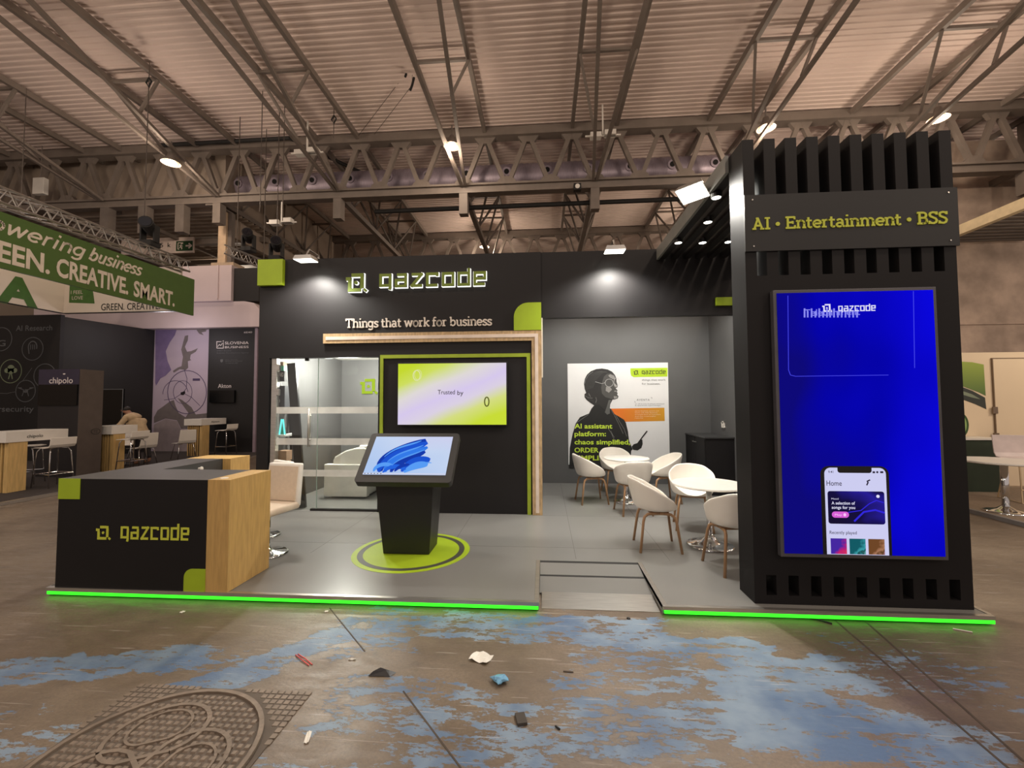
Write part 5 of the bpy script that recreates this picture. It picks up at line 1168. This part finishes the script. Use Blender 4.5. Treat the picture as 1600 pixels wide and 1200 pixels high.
# dark pillar with a screen
pl = thing('sign_pillar', 'dark pillar with a white name panel and a black screen beside the bar stools', 'pillar', (-10.5, 8.6, PZ))
a, b_ = W(62, 580, y=8.5), W(125, 578, y=8.5)
obj('pillar_body', bx(a.x, b_.x, 8.5, 9.0, PZ, 2.36), M('pillar_black', (36, 33, 34), .5), pl); obj('pillar_side', bx(b_.x, b_.x + .006, 8.5, 9.0, PZ, 2.36), M('pillar_side', (92, 82, 76), .6), pl)
obj('name_panel', bx(a.x, b_.x, 8.488, 8.5, 2.03, 2.36), navy, pl); obj('black_screen', bx(a.x + .02, b_.x - .02, 8.47, 8.5, 1.58, 2.03), M('monitor_black'), pl)
c0, c1 = W(77, 599, y=8.487), W(114, 599, y=8.487)
obj('name_lettering', text(bmn(), 'chipolo', Fr((0, 8.487, 0)), .13, c1.x - c0.x, .012, 0, .004, a=c0.x, b=c0.z), wtx, pl)
obj('name_accent', flat(bmn(), Fr((0, 8.487, 0)), ell(c0.x + (c1.x - c0.x) * .62, c0.z + .20, .03, .016, n=10), 0, .004), wtx, pl)
a, b_ = W(141, 608, y=11.3), W(191, 665, y=11.3)
gp = thing('dark_screen_stand', 'dark glossy screen with a thin pale rim behind the second high table', 'screen', ((a.x + b_.x) / 2, 11.3, PZ))
obj('screen_sheet', bx(a.x, b_.x, 11.3, 11.34, b_.z - .2, a.z), M('monitor_black'), gp); q = bx(a.x, b_.x, 11.29, 11.3, a.z - .02, a.z); box(q, b_.x - .02, b_.x, 11.29, 11.3, b_.z, a.z - .02); obj('rim', q, faint, gp)
obj('screen_foot', bx((a.x + b_.x) / 2 - .3, (a.x + b_.x) / 2 + .3, 11.2, 11.45, PZ, PZ + .03), rubber, gp); obj('screen_post', bx((a.x + b_.x) / 2 - .05, (a.x + b_.x) / 2 + .05, 11.3, 11.35, PZ + .03, b_.z - .2), rubber, gp)

# high tables: white box top on a slatted pine leg
pine = M('pine_board', (206, 172, 112), .5, var=.16, scale=8, stretch=(4, 4, .5)); slatd = M('slat_gap', (50, 40, 32), .7)
def high_table(x, y0, y1, top, label, word, wu):
    t = thing('high_table', label, 'table', (x, y0, PZ), 'white topped high tables of the left exhibit')
    obj('table_box', bx(x - .55, x, y0, y1, top - .19, top), whitelam, t, bevel=.004)
    obj('pine_leg', bx(x - .10, x - .02, y0 + .06, y0 + .34, PZ, top - .19), pine, t)
    obj('leg_core', bx(x - .48, x - .12, y0 + .09, y0 + .34, PZ, top - .19), slatd, t)
    for k in range(6): obj('leg_slat', bx(x - .48 + k * .062, x - .455 + k * .062, y0 + .06, y0 + .09, PZ, top - .19), pine, t)
    FH = Fr((x + .001, 0, 0), (0, 1, 0)); q = bmn()
    ya, yz_ = W(wu[0], 680, x=x).y, W(wu[1], 680, x=x).y
    if word == 'TZ':
        text(q, word, FH, .05, (yz_ - ya) * .45, .01, 0, .004, 'C', a=(ya + yz_) / 2, b=top - .12); stroke(q, FH, ring((ya + yz_) / 2, top - .097, (yz_ - ya) * .5, .06, n=20), .012, 0, .004)
    else: text(q, word, FH, .055, yz_ - ya, .01, 0, .004, a=ya, b=top - .125)
    obj('edge_lettering', q, M('print_black'), t)
    return t
high_table(-9.40, 6.86, 7.85, 1.12, 'white high table nearest the aisle at the far left, marked with the pillar name', 'chipolo', (42, 67))
high_table(-9.88, 9.15, 9.78, 1.10, 'white high table with an oval mark, half hidden by a bar stool', 'TZ', (142, 156))
high_table(-10.15, 12.05, 13.05, 1.15, 'white high table in front of the map wall and the black info panel', 'Akton', (329, 342))

def bar_stool(label, loc, rz):
    t = thing('bar_stool', label, 'stool', (0, 0, 0), 'white bar stools with chrome legs')
    s = bmn(); prof = [(.20, .735), (.12, .745), (-.08, .74), (-.17, .755), (-.205, .80), (-.22, .93)]
    for sx in (-.21, .21): pass
    A = [s.verts.new((-.21, y, z)) for y, z in prof]; B = [s.verts.new((.21, y, z)) for y, z in prof]
    for i in range(len(prof) - 1): s.faces.new((A[i], B[i], B[i + 1], A[i + 1]))
    obj('seat', s, white, t, solid=.016, bevel=.005)
    for sx in (-1, 1):
        for sy in (-1, 1): obj('leg', tb([(sx * .20, sy * .20, 0), (sx * .165, sy * .155, .66), (sx * .14, sy * .12, .725), (sx * .05, sy * .10, .733)], .011, 8), chrome, t, smooth=True)
    obj('footrest', tb([(-.187, .188, .25), (.187, .188, .25), (.187, -.188, .25), (-.187, -.188, .25), (-.187, .188, .25)], .009, 8), chrome, t)
    return place(t, loc, rz)
def gpt(u, v): p = W(u, v, z=PZ); return (p.x, p.y, PZ)
bar_stool('white bar stool at the near high table, in front of the dark pillar', (-9.28, 7.52, PZ), R_(85))
bar_stool('white bar stool partly behind the near high table, farther from the aisle', (-10.15, 7.75, PZ), R_(-60))
bar_stool('white bar stool at the high table with the oval mark', (-9.56, 9.35, PZ), R_(85))
bar_stool('white bar stool beside the info panel, at the table before the map wall', (-9.75, 12.55, PZ), R_(85))
def side_chair(label, loc, rz):
    t = thing('side_chair', label, 'chair', (0, 0, 0), 'white side chairs of the left exhibit')
    s = bmn(); prof = [(.22, .445), (.12, .455), (-.10, .45), (-.18, .465), (-.22, .53), (-.25, .70), (-.27, .83)]
    A = [s.verts.new((-.22 + .03 * max(0, i - 3) / 3, y, z)) for i, (y, z) in enumerate(prof)]; B = [s.verts.new((.22 - .03 * max(0, i - 3) / 3, y, z)) for i, (y, z) in enumerate(prof)]
    for i in range(len(prof) - 1): s.faces.new((A[i], B[i], B[i + 1], A[i + 1]))
    obj('seat_shell', s, white, t, solid=.014, bevel=.005)
    for sx in (-1, 1):
        for sy in (-1, 1): obj('leg', tb([(sx * .22, sy * .23, 0), (sx * .17, sy * .15, .42), (sx * .08, sy * .10, .438)], .011, 8), chrome, t, smooth=True)
    return place(t, loc, rz)
side_chair('white side chair in front of the leaning person, its back to the aisle', (-10.12, 10.15, PZ), R_(80))
side_chair('white side chair standing alone before the map wall, facing left', (-10.15, 11.45, PZ), R_(62))
side_chair('white side chair behind the small round table, near the leaning person', (-11.35, 10.75, PZ), R_(170))
tb_ = thing('round_table', 'small round white table with papers beside the leaning person', 'table', (0, 0, 0))
obj('tabletop', lt([(0, .70), (.34, .70), (.35, .71), (.345, .725), (0, .725)], n=32), whitelam, tb_); obj('column', tb([(0, 0, .02), (0, 0, .70)], .035, 12), chrome, tb_); obj('base', lt([(0, .0), (.23, 0), (.23, .012), (.05, .03), (0, .03)], n=28), chrome, tb_)
place(tb_, (-10.62, 10.05, PZ))
b = bx(-10.82, -10.58, 9.95, 10.15, PZ + .727, PZ + .745); tag(obj('folder', b, dark), 'dark folder lying on the small round table', 'folder')
b = bmn(); lathe(b, [(0, 0), (.035, 0), (.035, .16), (.014, .2), (.014, .25), (0, .25)], (-10.80, 9.84, PZ + .727), 14); tag(obj('bottle', b, M('bottle_dark', (60, 52, 48), .2), smooth=True), 'dark bottle standing on the small round table', 'bottle')
b = bx(-10.96, -10.86, 9.92, 9.94, PZ + .727, PZ + .93); tag(obj('leaflet_stand', b, whitelam), 'white upright leaflet on the small round table', 'leaflet')

# person leaning over the table, seen from behind
pe = thing('person', 'person in a loose beige jacket leaning forward over the small round table', 'person', (-10.3, 10.55, PZ))
def skin(name, pts, edges, mat, parent, sub=2):
    me = bpy.data.meshes.new(name); off = _off(parent)
    me.from_pydata([Vector(p[:3]) - off for p in pts], edges, []); o = bpy.data.objects.new(name, me); COL.objects.link(o); o.parent = parent
    me.materials.append(mat)
    sk = o.modifiers.new('skin', 'SKIN'); sk.use_smooth_shade = True
    for i, p in enumerate(pts):
        v = me.skin_vertices[0].data[i]; v.radius = (p[3], p[4] if len(p) > 4 else p[3]); v.use_root = (i == 0)
    s = o.modifiers.new('sub', 'SUBSURF'); s.levels = s.render_levels = sub
    return o
hx, hy, hz = -10.22, 10.62, .93
skinm = M('skin_tone', (150, 108, 84), .5); jack = M('beige_jacket', (188, 164, 130), .8, var=.12, scale=12, bump=.3); trou = M('dark_trousers', (44, 40, 42), .8)
SH = (-10.46, 10.55, 1.36)
pts = [(hx, hy, hz, .15, .13), (-10.30, 10.60, 1.08, .15, .13), (-10.40, 10.57, 1.26, .17, .13), (SH[0], SH[1], SH[2], .13, .10), (-10.53, 10.52, 1.44, .055), (-10.60, 10.50, 1.50, .085, .09), (-10.64, 10.49, 1.55, .09),
       (-10.44, 10.36, 1.34, .062), (-10.52, 10.26, 1.14, .046), (-10.68, 10.16, .98, .038), (-10.76, 10.12, .90, .03), (-10.50, 10.74, 1.34, .062), (-10.62, 10.80, 1.14, .046), (-10.74, 10.72, .97, .038), (-10.80, 10.66, .90, .03),
       (-10.22, 10.52, .82, .10), (-10.26, 10.50, .48, .068), (-10.16, 10.48, .10, .045), (-10.27, 10.42, .075, .04), (-10.20, 10.74, .82, .10), (-10.24, 10.78, .48, .068), (-10.14, 10.78, .10, .045), (-10.25, 10.72, .075, .04)]
ed = [(0, 1), (1, 2), (2, 3), (3, 4), (4, 5), (5, 6), (3, 7), (7, 8), (8, 9), (9, 10), (3, 11), (11, 12), (12, 13), (13, 14), (0, 15), (15, 16), (16, 17), (17, 18), (0, 19), (19, 20), (20, 21), (21, 22)]
skin('body', pts, ed, skinm, pe)
skin('jacket', [(hx, hy, hz - .02, .185, .165), (-10.30, 10.60, 1.08, .18, .16), (-10.40, 10.57, 1.26, .19, .15), (SH[0], SH[1], SH[2] + .01, .145, .115), (-10.52, 10.53, 1.43, .09), (-10.44, 10.35, 1.34, .08), (-10.52, 10.26, 1.14, .064), (-10.66, 10.17, 1.0, .054), (-10.50, 10.74, 1.34, .08), (-10.62, 10.80, 1.14, .064), (-10.72, 10.73, 1.0, .054), (hx + .03, hy, hz - .16, .20, .18)],
     [(0, 1), (1, 2), (2, 3), (3, 4), (3, 5), (5, 6), (6, 7), (3, 8), (8, 9), (9, 10), (0, 11)], jack, pe)
skin('trousers', [(hx, hy, .86, .16, .14), (-10.22, 10.52, .74, .115), (-10.26, 10.50, .48, .085), (-10.17, 10.48, .15, .07), (-10.20, 10.74, .74, .115), (-10.24, 10.78, .48, .085), (-10.15, 10.78, .15, .07)], [(0, 1), (1, 2), (2, 3), (0, 4), (4, 5), (5, 6)], trou, pe)
skin('hair', [(-10.66, 10.49, 1.57, .10), (-10.60, 10.51, 1.56, .105), (-10.555, 10.53, 1.50, .085)], [(0, 1), (1, 2)], M('dark_hair', (30, 25, 23), .6), pe)
fc = bmn()
for s in (-.032, .032): lathe(fc, [(0, -.012), (.010, 0), (0, .012)], (-10.735, 10.49 + s, 1.545), 8)
obj('eyes', fc, dark, pe)
fc = bmn(); hexa(fc, [(-10.725, 10.475, 1.505), (-10.725, 10.50, 1.505), (-10.725, 10.494, 1.545), (-10.725, 10.482, 1.545)], [(-10.755, 10.482, 1.508), (-10.755, 10.494, 1.508), (-10.735, 10.491, 1.54), (-10.735, 10.485, 1.54)]); obj('nose', fc, skinm, pe)
fn_ = bmn()
for (hx_, hy_, hz_), dd in (((-10.76, 10.12, .90), -1), ((-10.80, 10.66, .90), 1)):
    for k in range(4): tube(fn_, [(hx_ - .01, hy_ + (k - 1.5) * .018, hz_), (hx_ - .055, hy_ + (k - 1.5) * .022, hz_ - .03), (hx_ - .075 + abs(k - 1.4) * .008, hy_ + (k - 1.5) * .022, hz_ - .065)], .009, 6, .007)
    tube(fn_, [(hx_ + .0, hy_ - dd * .03, hz_ - .005), (hx_ - .035, hy_ - dd * .055, hz_ - .035)], .010, 6, .008)
obj('fingers', fn_, skinm, pe, smooth=True)

pe.location = Vector(pe.location) + Vector((-.36, 0, 0)); pe.scale = (.94, .94, .94)

# ================================================================== the exhibit on the right
obj('floor_right_stand', bx(6.1, 16, 4.6, 8.4, .003, .05), M('grey_carpet', (132, 116, 98), .95, var=.15, scale=40), kind='structure')
tag(obj('edge_strip', bx(6.04, 6.1, 4.6, 8.4, .002, .056), M('edge_grey', (120, 116, 114), .5)), 'grey edge strip along the floor of the right exhibit', 'edge strip')
rw = thing('partition_wall', 'cream partition wall with a green swirl print behind the right exhibit', 'wall', (9, 8.4, .05))
creamw2 = M('cream_wall', (226, 206, 176), .6, var=.04, scale=1)
obj('wall_board', bx(6.6, 15, 8.4, 8.5, .05, 2.48), creamw2, rw)
FRW = Fr((0, 8.399, 0))
def rpx(l): return onplane(8.399, [(1480 + x / 3.871, 520 + y / 3.871) for x, y in l])
grad = bpy.data.materials.new('swirl_green'); grad.use_nodes = True; nt = grad.node_tree; tc = nt.nodes.new('ShaderNodeTexCoord'); sx_ = nt.nodes.new('ShaderNodeSeparateXYZ'); cr = nt.nodes.new('ShaderNodeValToRGB')
nt.links.new(tc.outputs['Generated'], sx_.inputs[0]); nt.links.new(sx_.outputs[2], cr.inputs[0]); nt.links.new(cr.outputs[0], nt.nodes['Principled BSDF'].inputs[0])
cr.color_ramp.elements[0].color = lin((84, 112, 60)); cr.color_ramp.elements[1].color = lin((150, 170, 62))
obj('green_swirl', flat(bmn(), FRW, rpx([(-60, 200), (20, 178), (80, 174), (150, 178), (220, 192), (232, 380), (190, 360), (85, 320), (-60, 300)]), 0, .003), grad, rw)
obj('dark_swirl', flat(bmn(), FRW, rpx([(-60, 302), (85, 326), (150, 350), (228, 392), (236, 462), (170, 432), (90, 402), (-60, 380)]), 0, .003), M('swirl_dark', (56, 60, 54), .4), rw)
obj('swirl_highlight', flat(bmn(), FRW, rpx([(85, 350), (150, 372), (200, 402), (150, 392), (85, 372)]), 0, .005), M('swirl_grey', (128, 140, 118), .5), rw)
obj('green_ring', flat(bmn(), FRW, rpx(ell(80, 560, 50, 74, -90, 90, 16)), 0, .003), M('ring_dark_green', (54, 84, 40), .4), rw)
obj('green_ring', flat(bmn(), FRW, rpx(ell(80, 560, 36, 62, -90, 90, 16)), 0, .005), M('ring_pale_green', (150, 180, 110), .4), rw)
d2 = bpy.data.objects.new('door_2', None); COL.objects.link(d2); d2.location = (8.1, 8.4, .05); ROOTLOC['door_2'] = Vector(d2.location); d2['kind'] = 'structure'
a = W(1544, 560, y=8.38); b_ = W(1549, 700, y=8.38)
obj('door_leaf', bx(8.12, 9.1, 8.375, 8.399, .08, 2.36), creamw2, d2); q = bx(8.105, 8.12, 8.37, 8.399, .05, 2.375); box(q, 8.12, 9.1, 8.37, 8.399, 2.36, 2.375); obj('door_gap', q, M('gap_brown', (120, 100, 80), .7), d2)
for z in (1.37, .9): obj('door_hinge', bx(8.06, 8.14, 8.35, 8.374, z, z + .12), M('hinge_grey', (130, 112, 96), .4, .5), d2)
gc = thing('green_cabinet', 'dark green cabinet with a white top beside the right edge of the tower', 'cabinet', (7.5, 8.1, .05))
obj('cabinet_body', bx(7.0, 7.80, 7.95, 8.38, .05, .93), M('dark_green', (38, 52, 36), .5), gc); obj('cabinet_top', bx(6.98, 7.81, 7.93, 8.385, .93, .96), whitelam, gc)
rt = thing('bistro_table', 'round white table with a chrome column right of the screen tower', 'table', (0, 0, 0))
obj('tabletop', lt([(0, .685), (.46, .685), (.475, .695), (.472, .712), (0, .712)], n=44), whitelam, rt); obj('column', tb([(0, 0, .03), (0, 0, .685)], .043, 18), chrome, rt, smooth=True)
obj('base', lt([(0, .004), (.24, 0), (.245, .006), (.20, .018), (.10, .04), (.05, .08), (0, .08)], n=32), chrome, rt, smooth=True)
place(rt, (6.42, 6.55, .05))
st = bar_stool('pale stool with thin sled legs behind the round table on the right', (7.35, 7.28, .05), R_(0))
for ch in list(st.children):
    bpy.data.objects.remove(ch)
s = bmn(); prof = [(-.22, .655), (0, .64), (.17, .66), (.21, .72), (.24, 1.0)]
A = [s.verts.new((-.25, y, z)) for y, z in prof]; B = [s.verts.new((.25, y, z)) for y, z in prof]
for i in range(len(prof) - 1): s.faces.new((A[i], B[i], B[i + 1], A[i + 1]))
ROOTLOC.pop(st.name, None); st.name = 'sled_stool'; st['group'] = ''; del st['group']
obj('seat', s, M('pale_lilac_shell', (214, 200, 196), .5), st, solid=.016, bevel=.005)
for sx in (-.22, .22): obj('leg', tb([(sx * .7, -.12, .64), (sx, -.24, .012), (sx, .22, .012), (sx * .7, .12, .64)], .011, 8), M('stool_wire', (200, 176, 140), .3, .6), st)
obj('footrest', tb([(-.205, -.21, .2), (.205, -.21, .2)], .01, 8), M('stool_wire'), st)
place(st, (7.42, 7.25, .05), R_(-12))

# ================================================================== on the hall floor
# cast iron cover in its frame
mc = thing('manhole_cover', 'large round cast iron cover with looping relief in a square gridded frame', 'manhole cover', (-1.79, 1.90, 0))
iron = M('cast_iron', (128, 114, 100), .6, .2, var=.2, scale=14)
irond = M('iron_recess', (92, 82, 72), .8, var=.2)
C_ = Vector((-1.80, 1.85, .004))
FM_ = Fr(C_, (1, 0, 0), (0, 1, 0))
obj('cover_disc', lt([(0, 0), (.48, 0), (.48, .003), (0, .003)], C_, 48), irond, mc)
q = bmn(); step = .038
for i in range(-12, 13):
    for j in range(-12, 13):
        x, y = i * step, j * step
        if math.hypot(x, y) < .44: hexa(q, [C_ + Vector((x + a_ * .0135, y + b2_ * .0135, .003)) for a_, b2_ in ((-1, -1), (1, -1), (1, 1), (-1, 1))], [C_ + Vector((x + a_ * .010, y + b2_ * .010, .009)) for a_, b2_ in ((-1, -1), (1, -1), (1, 1), (-1, 1))])
obj('cover_studs', q, iron, mc)
q = bmn()
for k in range(3):
    aa = math.radians(90 + 120 * k + 25)
    L_ = []
    for i in range(31):
        t = -1 + 2 * i / 30; ang = aa + t * 1.35; r = .10 + .27 * math.cos(t * PI / 2) ** .7
        L_.append((r * math.cos(ang), r * math.sin(ang)))
    stroke(q, FM_, L_ + [L_[0]], .020, .003, .014)
    L2 = [(.62 * x + .10 * math.cos(aa), .62 * y + .10 * math.sin(aa)) for x, y in L_]
    stroke(q, FM_, L2 + [L2[0]], .012, .003, .013)
stroke(q, FM_, ring(0, 0, .465, .465, n=48), .022, .003, .014)
obj('relief_pattern', q, iron, mc)
q = bmn()
for i in range(-13, 14):
    for j in range(-13, 14):
        x, y = i * step, j * step
        if max(abs(x), abs(y)) < .50 and math.hypot(x, y) > .51:
            p = C_ + Vector((x, y, 0)); box(q, p.x - .014, p.x + .014, p.y - .014, p.y + .014, .003, .0055)
obj('stud_pattern', q, iron, mc)
obj('frame_plate', bx(C_.x - .5, C_.x + .5, C_.y - .5, C_.y + .5, .001, .0035), irond, mc)
def scrap(name, u, v, fn, mat, label, cat='litter', **k):
    p = W(u, v, z=0); b = fn(bmn(), p.x, p.y); return tag(obj(name, b, mat, **k), label, cat)
def sheet(w, h, rz, lift=.006):
    def f(b, x, y):
        n = 5; g = [[None] * (n + 1) for _ in range(n + 1)]
        for i in range(n + 1):
            for j in range(n + 1):
                a, c = (i / n - .5) * w, (j / n - .5) * h; zz_ = .002 + lift * (1 + math.sin(i * 1.7 + j * .8)) * .5
                g[i][j] = b.verts.new((x + a * math.cos(rz) - c * math.sin(rz), y + a * math.sin(rz) + c * math.cos(rz), zz_))
        for i in range(n):
            for j in range(n): b.faces.new((g[i][j], g[i + 1][j], g[i + 1][j + 1], g[i][j + 1]))
        return b
    return f
paper = M('paper_white', (226, 222, 212), .7)
scrap('paper_scrap', 752, 1029, sheet(.125, .10, -.35, .016), paper, 'largest white paper scrap on the hall floor', solid=.001)
scrap('paper_strip', 481, 1153, sheet(.022, .075, .3), paper, 'narrow white paper strip near the iron cover', solid=.001)
scrap('paper_bit', 285, 957, sheet(.03, .03, .4), paper, 'small white paper bit in front of the counter', solid=.001)
scrap('paper_bit', 510, 956, sheet(.03, .025, .9), paper, 'small white paper bit near the green glowing edge', solid=.001)
scrap('paper_bit', 550, 1031, sheet(.045, .012, .1), paper, 'tiny pale sliver between the red strap and the black wrapper', solid=.001)
scrap('red_strap', 472, 1033, lambda b, x, y: tube(tube(b, [(x - .075, y + .055, .004), (x, y + .0, .008), (x + .07, y - .045, .004)], .0032, 6), [(x - .065, y + .065, .004), (x + .012, y + .014, .008), (x + .085, y - .035, .004)], .0032, 6), M('red_plastic', (206, 60, 60), .5), 'thin red plastic strap on the floor')
scrap('black_wrapper', 596, 1053, lambda b, x, y: hexa(b, [(x - .07, y - .03, .003), (x + .06, y - .025, .003), (x + .085, y + .015, .003), (x - .02, y + .03, .003)], [(x - .045, y - .012, .022), (x + .03, y - .01, .028), (x + .045, y + .005, .02), (x - .01, y + .012, .03)]), M('foil_black', (32, 30, 32), .3), 'crumpled black wrapper on the floor')
def crumple(b, x, y):
    bmesh.ops.create_icosphere(b, subdivisions=2, radius=.05)
    for v in b.verts: v.co = Vector((x + v.co.x * random.uniform(.6, 1.3), y + v.co.y * random.uniform(.5, 1.1), .022 + v.co.z * random.uniform(.25, .5)))
    return b
scrap('blue_wrapper', 780, 1066, crumple, M('blue_film', (120, 172, 206), .15), 'crumpled shiny blue wrapper on the floor')
def blk(b, x, y): box(b, x - .025, x + .025, y - .038, y + .038, .001, .016); bmesh.ops.rotate(b, verts=b.verts, cent=(x, y, 0), matrix=Matrix.Rotation(.25, 3, 'Z')); return b
scrap('rubber_block', 814, 1126, blk, M('block_dark', (66, 60, 54), .8), 'small dark rubber block on the floor', bevel=.002)
scrap('dark_crumb', 982, 967, lambda b, x, y: lathe(b, [(0, 0), (.015, .001), (.012, .008), (0, .012)], (x, y, .001), 8), dark, 'small dark crumb in front of the entry ramp')
scrap('dark_screw', 868, 1136, lambda b, x, y: tube(b, [(x, y, .005), (x + .02, y - .02, .005)], .005, 6), dark, 'dark screw on the floor right of the rubber block')
scrap('wood_splinter', 888, 1050, lambda b, x, y: tube(b, [(x - .03, y, .004), (x + .03, y - .004, .004)], .004, 6), irond, 'thin dark splinter on the painted floor before the ramp')
scrap('pale_splinter', 1510, 986, lambda b, x, y: tube(b, [(x - .07, y + .02, .004), (x + .02, y - .02, .004)], .004, 6), paper, 'thin pale splinter near the right end of the green glowing edge')
scrap('black_cable_end', 1278, 970, lambda b, x, y: tube(b, [(x - .10, y + .06, .006), (x - .02, y + .01, .012), (x + .07, y - .045, .005)], .006, 6), rubber, 'short black cable end below the glowing edge, in front of the tower')
# joints cut into the slab
for (u0, v0, u1, v1, nm) in ((515, 950, 570, 1018, 'straight floor joint left, near the green edge'), (630, 1080, 720, 1200, 'straight metal floor joint running to the bottom middle'), (1340, 960, 1600, 1190, 'dark floor joint at the right, farther from the tower shadow edge'), (1300, 965, 1575, 1200, 'dark floor joint at the right, nearer the middle')):
    a, b_ = W(u0, v0, z=0), W(u1, v1, z=0)
    j = br((a.x, a.y, .001), (b_.x, b_.y, .001), .008 if u0 < 1000 else .012, .002)
    tag(obj('floor_joint', j, M('joint_dark', (78, 68, 58), .8, var=.2)), nm, 'floor joint', 'joints in the concrete floor')
